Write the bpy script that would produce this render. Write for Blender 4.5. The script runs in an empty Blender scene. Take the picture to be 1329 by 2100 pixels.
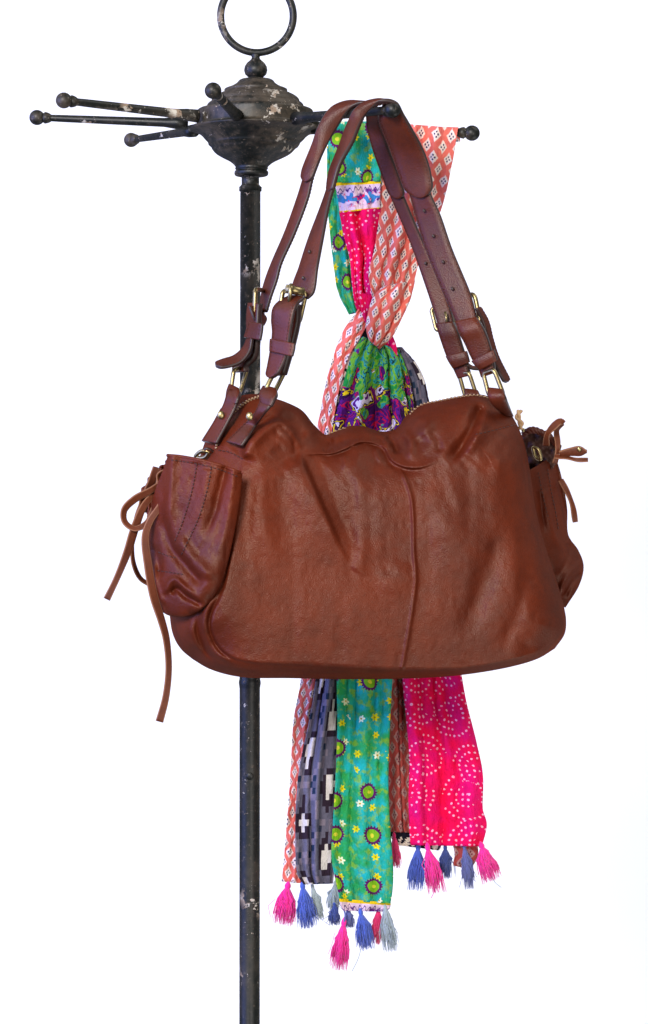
import bpy, math, random
import numpy as np
from mathutils import Vector
random.seed(7); rng = np.random.default_rng(7)
S = bpy.context.scene; COL = S.collection

# ------------------------------------------------------------------ camera
D = 2.8; FP = 5600.0; CX = 664.5; CY = 1050.0      # distance to the pole, focal length in photo pixels
cam = bpy.data.objects.new('camera', bpy.data.cameras.new('camera')); COL.objects.link(cam)
cam.location = (0, -D, 0); cam.rotation_euler = (math.pi/2, 0, 0)
cam.data.sensor_fit = 'VERTICAL'; cam.data.sensor_height = 36; cam.data.lens = 36*FP/2100
cam.data.clip_end = 100; cam.data.clip_start = .05
S.camera = cam
# ------------------------------------------------------------------ world and lamps (white room beside a window)
w = bpy.data.worlds.new('World'); S.world = w; w.use_nodes = True
w.node_tree.nodes['Background'].inputs[0].default_value = (.96, .97, 1, 1)
w.node_tree.nodes['Background'].inputs[1].default_value = .17
def area(name, loc, target, size, power, col, sy=None):
    l = bpy.data.lights.new(name, 'AREA'); l.energy = power; l.color = col; l.size = size
    if sy: l.shape = 'RECTANGLE'; l.size_y = sy
    o = bpy.data.objects.new(name, l); COL.objects.link(o); o.location = loc
    o.rotation_euler = (Vector(target)-Vector(loc)).to_track_quat('-Z', 'Y').to_euler(); return o
area('window_light', (-2.35, -1.0, .35), (0, -.1, 0), 2.2, 92, (.27, .36, 1), 2.0)
area('key_light', (-1.0, -2.85, 1.0), (0, 0, -.1), .75, 104, (1, .96, .91))
area('fill_light', (1.2, -2.9, -.45), (0, 0, -.2), 1.2, 34, (1, .95, .9))
area('wall_light', (1.9, -.1, 2.4), (.3, 1.6, .1), 1.6, 32, (1, .985, .96))
area('wall_light', (-1.6, .1, 1.9), (-.3, 1.6, -.4), 1.4, 15, (.95, .975, 1))
area('wall_light', (1.2, .2, -1.7), (.1, 1.6, -.4), 1.4, 25, (.98, .99, 1))
S.view_settings.view_transform = 'Standard'; S.view_settings.look = 'None'
S.view_settings.exposure = 0; S.view_settings.gamma = 1
S.render.engine = 'CYCLES'

# ------------------------------------------------------------------ geometry helpers
def P(px, py, Y):
    k = (D+np.asarray(Y, float))/FP
    return np.stack(np.broadcast_arrays((np.asarray(px, float)-CX)*k, np.asarray(Y, float), (CY-np.asarray(py, float))*k), -1)
U = 1/2000.0                                        # one photo pixel at the pole, in metres
def cat(pts, n, closed=False, by=2):
    p = np.asarray(pts, float)
    if closed: p = np.vstack([p[-1], p, p[0], p[1]])
    else: p = np.vstack([2*p[0]-p[1], p, 2*p[-1]-p[-2]])
    d = np.maximum(np.linalg.norm(np.diff(p[:, :by], axis=0), axis=1)**.5, 1e-4) if by else np.ones(len(p)-1)
    t = np.concatenate([[0], np.cumsum(d)])
    L = np.linalg.norm(np.diff(p[1:-1, :by], axis=0), axis=1); L = np.concatenate([[0], np.cumsum(L)])
    q = np.linspace(0, L[-1], n, endpoint=not closed)
    tt = np.interp(q, L, t[1:-1]); i = np.clip(np.searchsorted(t, tt, side='right')-1, 1, len(p)-3)
    t0, t1, t2, t3 = (t[i-1][:, None], t[i][:, None], t[i+1][:, None], t[i+2][:, None]); x = tt[:, None]
    p0, p1, p2, p3 = p[i-1], p[i], p[i+1], p[i+2]
    A1 = (t1-x)/(t1-t0)*p0+(x-t0)/(t1-t0)*p1; A2 = (t2-x)/(t2-t1)*p1+(x-t1)/(t2-t1)*p2; A3 = (t3-x)/(t3-t2)*p2+(x-t2)/(t3-t2)*p3
    B1 = (t2-x)/(t2-t0)*A1+(x-t0)/(t2-t0)*A2; B2 = (t3-x)/(t3-t1)*A2+(x-t1)/(t3-t1)*A3
    return (t2-x)/(t2-t1)*B1+(x-t1)/(t2-t1)*B2
def mesh(name, v, f, mats, parent=None, uv=None, smooth=True, mi=None):
    me = bpy.data.meshes.new(name); me.from_pydata([tuple(a) for a in np.asarray(v).tolist()], [], [tuple(a) for a in f])
    for m in (mats if isinstance(mats, (list, tuple)) else [mats]): me.materials.append(m)
    if mi is not None: me.polygons.foreach_set('material_index', np.asarray(mi, np.int32))
    if smooth: me.polygons.foreach_set('use_smooth', np.ones(len(me.polygons), bool))
    if uv is not None:
        l = me.uv_layers.new(name='UVMap'); idx = np.zeros(len(me.loops), np.int32); me.loops.foreach_get('vertex_index', idx)
        l.data.foreach_set('uv', np.asarray(uv, np.float32)[idx].ravel())
    me.update(); o = bpy.data.objects.new(name, me); COL.objects.link(o)
    if parent: o.parent = parent
    return o
def gridfaces(nx, ny, off=0, flip=False):
    i = np.arange((ny-1)*(nx-1)); a = off+(i//(nx-1))*nx+i % (nx-1)
    q = np.stack([a, a+nx, a+nx+1, a+1], 1)
    return (q[:, ::-1] if flip else q).tolist()
class MB:
    def __init__(s): s.v = []; s.f = []; s.mi = []; s.n = 0
    def add(s, v, f, m=0):
        v = np.asarray(v); s.v.append(v); s.f += [[a+s.n for a in q] for q in f]; s.mi += [m]*len(f); s.n += len(v); return s
    def build(s, name, mats, parent=None, smooth=True): return mesh(name, np.vstack(s.v), s.f, mats, parent, smooth=smooth, mi=s.mi)
    def tube(s, pts, r, sides=10, closed=False, m=0, flat=1.0):
        p = np.asarray(pts, float); n = len(p); r = np.broadcast_to(r, (n,))
        T = (np.roll(p, -1, 0)-np.roll(p, 1, 0)) if closed else np.gradient(p, axis=0)
        T /= np.linalg.norm(T, axis=1)[:, None]+1e-12
        a = np.array([0, -1, .02]) if abs(T[0][1]) < .8 else np.array([1., 0, 0]); V = []
        for k in range(n):
            a = a-T[k]*a.dot(T[k]); a /= np.linalg.norm(a); b = np.cross(T[k], a)
            th = np.linspace(0, 2*math.pi, sides, endpoint=False)
            V.append(p[k]+r[k]*(np.cos(th)[:, None]*a*flat+np.sin(th)[:, None]*b))
        f = []; m_ = n if closed else n-1
        for k in range(m_):
            for j in range(sides):
                A = k*sides; B = ((k+1) % n)*sides; j2 = (j+1) % sides; f.append([A+j, A+j2, B+j2, B+j])
        if not closed: f.append(list(range(sides))[::-1]); f.append([(n-1)*sides+j for j in range(sides)])
        return s.add(np.vstack(V), f, m)
    def lathe(s, prof, c, seg=48, m=0, lean=None):           # prof: (r, z) metres, c centre (x, y)
        V = []; n = len(prof)
        for k, (r, z) in enumerate(prof):
            th = np.linspace(0, 2*math.pi, seg, endpoint=False); cx = c[0]+(lean(z) if lean else 0)
            V.append(np.stack([cx+r*np.cos(th), c[1]+r*np.sin(th), np.full(seg, z)], 1))
        f = [[k*seg+j, k*seg+(j+1) % seg, (k+1)*seg+(j+1) % seg, (k+1)*seg+j] for k in range(n-1) for j in range(seg)]
        f.append(list(range(seg))); f.append([(n-1)*seg+j for j in range(seg)][::-1])
        return s.add(np.vstack(V), f, m)
    def ball(s, c, r, seg=20, m=0, sc=(1, 1, 1)):
        c = np.asarray(c, float); ph = np.linspace(0.001, math.pi-.001, seg//2+1); th = np.linspace(0, 2*math.pi, seg, endpoint=False)
        V = np.array([[r*math.sin(a)*math.cos(b)*sc[0], r*math.sin(a)*math.sin(b)*sc[1], r*math.cos(a)*sc[2]] for a in ph for b in th])+c
        f = [[k*seg+j, (k+1)*seg+j, (k+1)*seg+(j+1) % seg, k*seg+(j+1) % seg] for k in range(len(ph)-1) for j in range(seg)]
        return s.add(V, f, m)
def empty(name, loc):
    o = bpy.data.objects.new(name, None); COL.objects.link(o); o.location = loc; o.empty_display_size = .05
    bpy.context.view_layer.update(); return o
def adopt(child, parent):                           # children are modelled in world coordinates
    child.parent = parent; child.matrix_parent_inverse = ROOTINV[parent.name] if parent.name in ROOTINV else child.matrix_parent_inverse
ROOTINV = {}
def polydist(pts, poly):
    best = np.full(len(pts), 1e9); sd = np.zeros(len(pts)); tt = np.zeros(len(pts)); poly = np.asarray(poly, float)
    L = np.concatenate([[0], np.cumsum(np.linalg.norm(np.diff(poly, axis=0), axis=1))]); tot = L[-1]
    for k in range(len(poly)-1):
        a, b = poly[k], poly[k+1]; e = b-a; l2 = e.dot(e)+1e-9
        t = np.clip(((pts-a)@e)/l2, 0, 1); d = pts-(a+t[:, None]*e); dd = np.hypot(d[:, 0], d[:, 1]); m = dd < best
        cr = e[0]*(pts[:, 1]-a[1])-e[1]*(pts[:, 0]-a[0])
        best[m] = dd[m]; sd[m] = (np.sign(cr)*dd)[m]; tt[m] = ((L[k]+t*math.sqrt(l2))/tot)[m]
    return best, sd, tt                             # sd > 0: to the right of the walking direction on the photo (y down)
def coons(top, right, bottom, left, nx, ny, dense=True):
    # all curves given top->bottom / left->right
    def sp(n):
        s = np.linspace(0, 1, n); return s if not dense else .45*s+.55*(.5-.5*np.cos(math.pi*s))
    s = sp(nx); t = sp(ny)
    def ev(c, q): c = cat(c, 400); return np.stack([np.interp(q, np.linspace(0, 1, 400), c[:, k]) for k in range(2)], -1)
    T, B, Lf, R = ev(top, s), ev(bottom, s), ev(left, t), ev(right, t)
    s_, t_ = s[None, :, None], t[:, None, None]
    G = (1-t_)*T[None]+t_*B[None]+(1-s_)*Lf[:, None]+s_*R[:, None]-((1-s_)*(1-t_)*T[0]+s_*(1-t_)*T[-1]+(1-s_)*t_*B[0]+s_*t_*B[-1])
    return G.reshape(-1, 2)
_nt = rng.random((64, 64))
def noise2(x, y):
    xi = np.floor(x).astype(int); yi = np.floor(y).astype(int); fx = x-xi; fy = y-yi; fx = fx*fx*(3-2*fx); fy = fy*fy*(3-2*fy)
    g = lambda a, b: _nt[a % 64, b % 64]
    return (g(xi, yi)*(1-fx)+g(xi+1, yi)*fx)*(1-fy)+(g(xi, yi+1)*(1-fx)+g(xi+1, yi+1)*fx)*fy-.5
prof = lambda d, R: np.sqrt(np.clip(1-(1-np.clip(d/R, 0, 1))**2, 0, 1))
def taper(t, a=.18, b=.18):
    u = np.clip(t/max(a, 1e-3), 0, 1) if a else 1; v = np.clip((1-t)/max(b, 1e-3), 0, 1) if b else 1
    return (u*u*(3-2*u) if a else 1)*(v*v*(3-2*v) if b else 1)
def feat(pts, F):
    # kinds: R ridge (amp metres towards the viewer, w1 right side, w2 left side in px); S step (raised on the right side)
    h = np.zeros(len(pts))
    for f in F:
        kind, poly, amp, w1, w2, ta, tb = f
        d, sd, t = polydist(pts, cat(poly, max(24, len(poly)*8)))
        tp = taper(t, ta, tb)
        if kind == 'R': h += amp*tp*np.exp(-(d/np.where(sd > 0, w1, w2))**2)
        elif kind == 'S': h += amp*tp*(1/(1+np.exp(-sd*1.8/w2)))*np.exp(-np.clip(sd, 0, None)/w1)*np.where(sd < -3*w2, 0, 1)
    return h

# ------------------------------------------------------------------ node helpers
class X:
    T = None
    def __init__(s, sock): s.k = sock
    @staticmethod
    def m(op, *a, clamp=False):
        n = X.T.nodes.new('ShaderNodeMath'); n.operation = op; n.use_clamp = clamp
        for i, q in enumerate(a):
            if isinstance(q, X): X.T.links.new(q.k, n.inputs[i])
            else: n.inputs[i].default_value = q
        return X(n.outputs[0])
    def __add__(s, o): return X.m('ADD', s, o)
    __radd__ = __add__
    def __sub__(s, o): return X.m('SUBTRACT', s, o)
    def __rsub__(s, o): return X.m('SUBTRACT', o, s)
    def __mul__(s, o): return X.m('MULTIPLY', s, o)
    __rmul__ = __mul__
    def __truediv__(s, o): return X.m('DIVIDE', s, o)
    def abs(s): return X.m('ABSOLUTE', s)
    def fract(s): return X.m('FRACT', s)
    def floor(s): return X.m('FLOOR', s)
    def lt(s, o): return X.m('LESS_THAN', s, o)
    def gt(s, o): return X.m('GREATER_THAN', s, o)
    def ss(s, a, b):
        n = X.T.nodes.new('ShaderNodeMapRange'); n.interpolation_type = 'SMOOTHSTEP'; X.T.links.new(s.k, n.inputs[0])
        n.inputs[1].default_value = a; n.inputs[2].default_value = b; return X(n.outputs[0])
def nn(kind, **kw):
    n = X.T.nodes.new(kind)
    for k, v in kw.items(): setattr(n, k, v)
    return n
def link(a, b): X.T.links.new(a.k if isinstance(a, X) else a, b)
def vec(x, y, z=0):
    n = nn('ShaderNodeCombineXYZ')
    for i, q in enumerate((x, y, z)):
        if isinstance(q, X): link(q, n.inputs[i])
        else: n.inputs[i].default_value = q
    return n.outputs[0]
def noise(v, scale, detail=2, rough=.5, dist=0, col=False):
    n = nn('ShaderNodeTexNoise'); link(v, n.inputs['Vector']); n.inputs['Scale'].default_value = scale
    n.inputs['Detail'].default_value = detail; n.inputs['Roughness'].default_value = rough; n.inputs['Distortion'].default_value = dist
    return n.outputs[1] if col else X(n.outputs[0])
def mix(f, a, b, mode='MIX'):
    n = nn('ShaderNodeMix', data_type='RGBA', blend_type=mode)
    for i, q in ((0, f), (6, a), (7, b)):
        if isinstance(q, X): link(q, n.inputs[i])
        elif hasattr(q, 'is_output'): link(q, n.inputs[i])
        elif isinstance(q, (int, float)): n.inputs[i].default_value = q
        else: n.inputs[i].default_value = tuple(q)+(1,)
    return n.outputs[2]
def ramp(f, stops, const=False):
    n = nn('ShaderNodeValToRGB'); link(f, n.inputs[0]); r = n.color_ramp; r.interpolation = 'CONSTANT' if const else 'LINEAR'
    while len(r.elements) < len(stops): r.elements.new(1)
    for e, (p, c) in zip(r.elements, stops): e.position = p; e.color = tuple(c)+(1,)
    return n.outputs[0]
def srgb(r, g, b): return tuple(((c/255)/12.92 if c/255 <= .04045 else ((c/255+.055)/1.055)**2.4) for c in (r, g, b))
def new_mat(name):
    m = bpy.data.materials.new(name); m.use_nodes = True; X.T = m.node_tree; b = m.node_tree.nodes['Principled BSDF']; return m, b
def bump(h, strength, dist, b, prev=None):
    n = nn('ShaderNodeBump'); n.inputs['Strength'].default_value = strength; n.inputs['Distance'].default_value = dist
    link(h, n.inputs['Height'])
    if prev: link(prev, n.inputs['Normal'])
    link(n.outputs[0], b.inputs['Normal']); return n.outputs[0]
def objco(): return nn('ShaderNodeTexCoord').outputs['Object']
# ------------------------------------------------------------------ materials
def gloss(m, b, nrm, fac, rough, tint=(1, 1, 1)):
    # soft surface sheen of finished leather or paint laid over the diffuse body
    b.inputs['Specular IOR Level'].default_value = 0; out = m.node_tree.nodes['Material Output']
    g = nn('ShaderNodeBsdfAnisotropic'); g.inputs['Color'].default_value = tuple(tint)+(1,); link(rough, g.inputs['Roughness']); link(nrm, g.inputs['Normal'])
    x = nn('ShaderNodeMixShader')
    if isinstance(fac, X): link(fac, x.inputs[0])
    else: x.inputs[0].default_value = fac
    link(b.outputs[0], x.inputs[1]); link(g.outputs[0], x.inputs[2]); link(x.outputs[0], out.inputs[0])
def leather(name, c1, c2, rough=.42, grain=1.0, scale=1.0, fac=.045):
    m, b = new_mat(name); o = objco()
    n1 = noise(o, 9*scale, 4, .6); n2 = noise(o, 55*scale, 3, .6); n3 = noise(o, 520, 2, .6)
    c = mix((n1*.7+n2*.3).ss(.34, .66), c1, c2)
    c = mix(n3.ss(.54, .70)*.35, c, tuple(x*.5 for x in c1)); link(c, b.inputs['Base Color']); b.inputs['Roughness'].default_value = .8
    v = nn('ShaderNodeTexVoronoi'); v.feature = 'SMOOTH_F1'; link(o, v.inputs['Vector']); v.inputs['Scale'].default_value = 900
    p = bump(X(v.outputs[0]), .30*grain, .0009, b)
    p = bump(noise(o, 800, 2, .7), .30*grain, .0009, b, p)
    p = bump(noise(o, 170, 4, .65), .07*grain, .0012, b, p)
    gloss(m, b, p, n1*.02+(fac-.012)+n2*.006, n1*.08+(rough-.04), (1, .82, .68) if name == 'brown_leather' else (1, .93, .92))
    return m
M_BODY = leather('brown_leather', (.132, .0200, .0064), (.076, .0108, .0038), .43, 1.4, 1, .026)
M_STRAP = leather('strap_leather', (.105, .0195, .0075), (.060, .0105, .0042), .42, .9, 2, .028)
M_TIE = leather('tie_leather', (.150, .038, .015), (.09, .021, .009), .5, .8, 2, .022)
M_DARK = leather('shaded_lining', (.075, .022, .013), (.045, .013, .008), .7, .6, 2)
m, b = new_mat('leather_edge'); b.inputs['Base Color'].default_value = (.028, .010, .008, 1); b.inputs['Roughness'].default_value = .45; M_EDGE = m
m, b = new_mat('tie_cut_edge'); b.inputs['Base Color'].default_value = (.24, .10, .05, 1); b.inputs['Roughness'].default_value = .8; M_CUT = m
m, b = new_mat('thread'); b.inputs['Base Color'].default_value = (.055, .014, .008, 1); b.inputs['Roughness'].default_value = .7; M_THREAD = m
m, b = new_mat('brass'); o_ = objco(); link(mix(noise(o_, 60, 3), (.23, .175, .080), (.42, .335, .165)), b.inputs['Base Color'])
b.inputs['Metallic'].default_value = 1; b.inputs['Roughness'].default_value = .36; M_BRASS = m
m, b = new_mat('zip_teeth'); b.inputs['Base Color'].default_value = (.42, .27, .16, 1); b.inputs['Metallic'].default_value = .6; b.inputs['Roughness'].default_value = .4; M_ZIP = m
m, b = new_mat('twine'); b.inputs['Base Color'].default_value = (.62, .40, .22, 1); b.inputs['Roughness'].default_value = .9; M_TWINE = m
def iron(name, dust, chipamt):
    m, b = new_mat(name); o = objco()
    d = noise(o, 14, 5, .65); f = noise(o, 90, 4, .7)
    base = mix((d*.6+f*.4).ss(.44, .62)*dust, (.0042, .0060, .0050), (.062, .048, .034))
    base = mix(noise(o, 260, 3, .7).ss(.60, .7)*.5*min(1, dust+.3), base, (.17, .13, .095))
    zone = noise(o, 13, 3, .5).ss(.53, .63); ch = noise(o, 62, 5, .70).ss(.57-chipamt, .585-chipamt); spk = noise(o, 150, 4, .75).ss(.655, .675)*noise(o, 7, 2).ss(.46, .54); chip = X.m('MAXIMUM', zone*ch, spk)
    base = mix(chip, base, mix(f.ss(.4, .6), (.30, .22, .16), (.62, .58, .52)))
    link(base, b.inputs['Base Color']); b.inputs['Roughness'].default_value = .8
    p = bump(f, .35, .001, b); p = bump(X.m('SUBTRACT', 1, chip), .5, .0008, b, p); gloss(m, b, p, (1-chip)*.030, .30+d*.3); return m
M_IRON = iron('black_iron', .35, .025); M_HUB = iron('dusty_iron', 1.0, .0)

def cloth(name, colour):
    m, b = new_mat(name); uvn = nn('ShaderNodeUVMap'); sep = nn('ShaderNodeSeparateXYZ'); link(uvn.outputs[0], sep.inputs[0])
    u, v = X(sep.outputs[0]), X(sep.outputs[1])     # in photo pixels
    wob = noise(vec(u*.02, v*.02), 2.2, 2, .5, col=True); ws = nn('ShaderNodeSeparateXYZ'); link(wob, ws.inputs[0])
    u2 = u+(X(ws.outputs[0])-.5)*9; v2 = v+(X(ws.outputs[1])-.5)*9
    c = colour(u2, v2, u, v)
    c = mix(noise(vec(u*.3, v*.3), 1.2, 3, .7).ss(.35, .75)*.16, c, (.9, .9, .9), 'MULTIPLY')
    th = ((u*1.9).fract()-.5).abs()+((v*1.9).fract()-.5).abs()
    link(c, b.inputs['Base Color']); b.inputs['Roughness'].default_value = .9; b.inputs['Specular IOR Level'].default_value = .15
    b.inputs['Sheen Weight'].default_value = .0
    p = bump(th, .25, .0004, b); bump(noise(vec(u*.09, v*.035), 1.4, 4, .6), .8, .006, b, p)
    return m
def p_coral(u, v, u0, v0):
    a = (u/31+v/46); c = (u/31-v/46); fa = (a.fract()-.5).abs(); fc = (c.fract()-.5).abs()
    n = noise(vec(u*.2, v*.2), 1, 2)
    white = (X.m('MAXIMUM', fa, fc)+(n-.5)*.10).ss(.325, .275)
    dx = fa-.105; dy = fc-.105; dot = (dx*dx+dy*dy).ss(.0062, .0030)
    base = mix(noise(vec(u0*.03, v0*.03), 1, 3).ss(.35, .65), srgb(238, 118, 104), srgb(218, 106, 98))
    return mix(dot, mix(white, base, srgb(240, 222, 214)), srgb(70, 66, 100))
def rings(u, v, cell, dr, rad):
    vo = nn('ShaderNodeTexVoronoi'); vo.inputs['Scale'].default_value = 1; vo.inputs['Randomness'].default_value = .55
    link(vec(u/cell, v/cell), vo.inputs['Vector']); s = nn('ShaderNodeSeparateXYZ'); link(vo.outputs['Position'], s.inputs[0])
    x = u-X(s.outputs[0])*cell; y = v-X(s.outputs[1])*cell; r = X.m('SQRT', x*x+y*y)
    ri = ((r/dr).floor()+.5)*dr; th = X.m('ARCTAN2', y, x); n = X.m('MAXIMUM', (ri*(2*math.pi)/dr/.95).floor(), 1.0)
    ta = ((th/(2*math.pi)+.5)*n).fract()-.5; arc = ta*ri*(2*math.pi)/n; rr = r-ri
    return X.m('SQRT', arc*arc+rr*rr), r, th, X(vo.outputs[0]), vo.outputs['Color']
def p_pink(u, v, u0, v0):
    cell = 92; vo = nn('ShaderNodeTexVoronoi'); vo.inputs['Scale'].default_value = 1; vo.inputs['Randomness'].default_value = .5
    link(vec(u/cell, v/cell), vo.inputs['Vector']); s = nn('ShaderNodeSeparateXYZ'); link(vo.outputs['Position'], s.inputs[0])
    x = u-X(s.outputs[0])*cell; y = v-X(s.outputs[1])*cell; r = X.m('SQRT', x*x+y*y); th = X.m('ARCTAN2', y, x)
    dr = 13.5; ri = ((r/dr).floor()+.5)*dr; n = X.m('MAXIMUM', (ri*(2*math.pi)/10.0).floor(), 1.0)
    ta = ((th/(2*math.pi)+.5)*n).fract()-.5; arc = ta*ri*(2*math.pi)/n; rr = r-ri; d = X.m('SQRT', arc*arc+rr*rr)
    gate = noise(vec(th*.9, ri*.37, X(s.outputs[0])*3), 1, 1).gt(.44)*r.lt(58)*r.gt(dr*.2)
    vo2 = nn('ShaderNodeTexVoronoi'); link(vec(u/19, v/19), vo2.inputs['Vector']); vo2.inputs['Scale'].default_value = 1
    dot2 = X(vo2.outputs[0]).ss(.155, .105)*(1-gate)*noise(vec(u*.04, v*.04), 1, 1).gt(.50)
    base = mix(noise(vec(u0*.02, v0*.02), 1, 3).ss(.35, .65), srgb(238, 6, 78), srgb(222, 8, 104))
    return mix(X.m('MAXIMUM', d.ss(2.7, 1.8)*gate, dot2), base, srgb(250, 170, 200))
def flower(u, v, cell, R, petals, off=0):
    vo = nn('ShaderNodeTexVoronoi'); vo.inputs['Scale'].default_value = 1; vo.inputs['Randomness'].default_value = .38 if R > 15 else .6
    link(vec(u/cell+off, v/cell+off*.7), vo.inputs['Vector']); s = nn('ShaderNodeSeparateXYZ'); link(vo.outputs['Position'], s.inputs[0])
    x = u-(X(s.outputs[0])-off)*cell; y = v-(X(s.outputs[1])-off*.7)*cell; r = X.m('SQRT', x*x+y*y); th = X.m('ARCTAN2', y, x)
    pet = X.m('COSINE', th*petals); c = nn('ShaderNodeSeparateColor'); link(vo.outputs['Color'], c.inputs[0])
    return r, pet, X(c.outputs[0])
def p_green(u, v, u0, v0):
    n = noise(vec(u0*.018, v0*.018), 1, 3, .6); n2 = noise(vec(u*.06, v*.05), 1, 3, .6)
    c = mix(n.ss(.38, .62), srgb(30, 172, 168), srgb(42, 156, 84)); c = mix(n2.ss(.50, .64)*.75, c, srgb(130, 176, 40))
    r, pet, h = flower(u, v, 36, 9, 6); c = mix(((r-(pet*1.8+6.4)).ss(.8, -.5))*h.gt(.42), c, mix(h.gt(.82), srgb(226, 214, 20), srgb(226, 232, 190)))
    c = mix((r.ss(2.4, 1.6))*h.gt(.42), c, srgb(190, 150, 10))
    r, pet, h = flower(u, v, 84, 20, 19, 3.3); k = h.gt(.30)
    c = mix((r-(pet*1.6+18)).ss(.8, -.6)*k, c, srgb(88, 20, 88)); c = mix(r.ss(13, 12)*k, c, srgb(120, 178, 30)); c = mix(r.ss(4.5, 3.5)*k, c, srgb(214, 206, 60))
    return c
def p_ikat(u, v, u0, v0):
    uq = ((u0+noise(vec(u0*.1, v0*.05), 1, 1)*2)/7).floor()*7; vq = (v0/13).floor()*13
    a = ((uq/49+.18).fract()-.5).abs()*49; row = (uq/49+.18).floor(); bq = ((vq/143+row*.45).fract()-.5).abs()*143
    d = a*2.6+bq+(noise(vec(uq*.03, vq*.018), 1, 1)-.5)*90
    c = ramp(d/150, [(0, srgb(214, 206, 204)), (.20, srgb(46, 34, 48)), (.34, srgb(98, 95, 114)), (.55, srgb(124, 114, 130)), (.68, srgb(34, 50, 74)), (.74, srgb(88, 88, 108))], True)
    return mix((noise(vec(uq*.05+9, vq*.03), 1, 1)).gt(.70)*.9, c, srgb(34, 46, 72))
def p_bw(u, v, u0, v0):
    n = noise(vec((u/4).floor()*.16, v*.025), 1, 2, .5, .5)
    return ramp(n, [(0, srgb(20, 22, 34)), (.47, srgb(220, 208, 190)), (.56, srgb(60, 62, 84)), (.62, srgb(24, 24, 36))], True)
def p_floral(u, v, u0, v0):
    n = noise(vec(u*.032, v*.025), 1, 2.6, .55, 1.0); f = noise(vec(u*.045+7, v*.030+3), 1, 2.6, .55, 1.2)
    up = (v0).ss(150, 50)*.7+.15                           # green foliage above, blossoms below
    green = ramp(f, [(0, srgb(30, 140, 60)), (.42, srgb(108, 170, 50)), (.52, srgb(40, 150, 150)), (.58, srgb(24, 66, 60)), (.62, srgb(96, 170, 70))], True)
    blos = ramp(n, [(0, srgb(70, 20, 96)), (.40, srgb(190, 16, 70)), (.435, srgb(92, 24, 120)), (.50, srgb(52, 16, 72)), (.535, srgb(236, 206, 20)), (.565, srgb(60, 24, 60)), (.60, srgb(226, 214, 236)), (.66, srgb(96, 30, 120))], True)
    c = mix((up+(noise(vec(u*.028+2, v*.022), 1, 2)-.5)*3.4).ss(.47, .53), blos, green)
    return mix(noise(vec(u*.12, v*.09), 1, 2, .5, 2).ss(.66, .68), c, srgb(28, 22, 40))
def p_border(u, v, u0, v0):                         # v runs 0..64 down the band
    c = mix(noise(vec(u*.045, v*.045), 1, 1.5, .5, .5).ss(.5, .56)*(v0-30).abs().ss(20, 12), srgb(226, 196, 214), srgb(104, 30, 128))
    c = mix(noise(vec(u*.045+9, v*.045), 1, 1.5, .5, .5).ss(.58, .60)*(v0-34).abs().ss(16, 10), c, srgb(60, 130, 190))
    c = mix(noise(vec(u*.09+4, v*.09+5), 1, 1, .5, .6).ss(.60, .62)*(v0-36).abs().ss(16, 10), c, srgb(224, 20, 90))
    z = X.m('SINE', u*.55)*4+X.m('SINE', u*.23)*2; c = mix(((v0-15-z).abs()).ss(1.8, .8), c, srgb(66, 40, 110))
    c = mix(X.m('MAXIMUM', v0.lt(6), v0.gt(56)), c, srgb(238, 200, 24))
    return c
M_CORAL = cloth('coral_print', p_coral); M_PINK = cloth('pink_dot_print', p_pink); M_GREEN = cloth('green_flower_print', p_green)
M_IKAT = cloth('grey_ikat_print', p_ikat); M_CORAL_SHADED = cloth('coral_shaded', lambda u, v, a, b_: mix(.72, p_coral(u, v, a, b_), srgb(128, 44, 44))); M_BW = cloth('black_cream_print', p_bw); M_FLORAL = cloth('purple_flower_print', p_floral); M_BORDER = cloth('lilac_border_print', p_border)  # second coral is the same print, darkened to carry shade in its colour
def yarn(name, c):
    m, b = new_mat(name); o = objco(); link(mix(noise(o, 300, 2), tuple(x*.7 for x in c), tuple(min(1, x*1.15) for x in c)), b.inputs['Base Color'])
    b.inputs['Roughness'].default_value = .8; b.inputs['Sheen Weight'].default_value = .3; return m
Y_PINK = yarn('pink_yarn', srgb(250, 20, 150)); Y_BLUE = yarn('blue_yarn', srgb(62, 92, 190)); Y_GREY = yarn('grey_yarn', srgb(158, 172, 178))
Y_NAVY = yarn('navy_yarn', srgb(36, 62, 135)); Y_SLATE = yarn('slate_yarn', srgb(92, 100, 160)); Y_ROSE = yarn('rose_yarn', srgb(218, 16, 100))

# ================================================================== SETTING: the white wall
m, b = new_mat('white_wall'); o_ = objco(); link(mix(noise(o_, 1.2, 3, .5).ss(.3, .7), (.90, .905, .915), (.93, .935, .94)), b.inputs['Base Color'])
b.inputs['Roughness'].default_value = .85; bump(noise(o_, 60, 4, .6), .15, .002, b); M_WALL = m
wv = [(-4, 1.5, -3), (4, 1.5, -3), (4, 1.5, 3.2), (-4, 1.5, 3.2), (-4, 1.62, -3), (4, 1.62, -3), (4, 1.62, 3.2), (-4, 1.62, 3.2)]
wall = mesh('wall', wv, [(0, 1, 2, 3), (7, 6, 5, 4), (0, 4, 5, 1), (3, 2, 6, 7), (1, 5, 6, 2), (4, 0, 3, 7)], M_WALL, smooth=False); wall['kind'] = 'structure'

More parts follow.
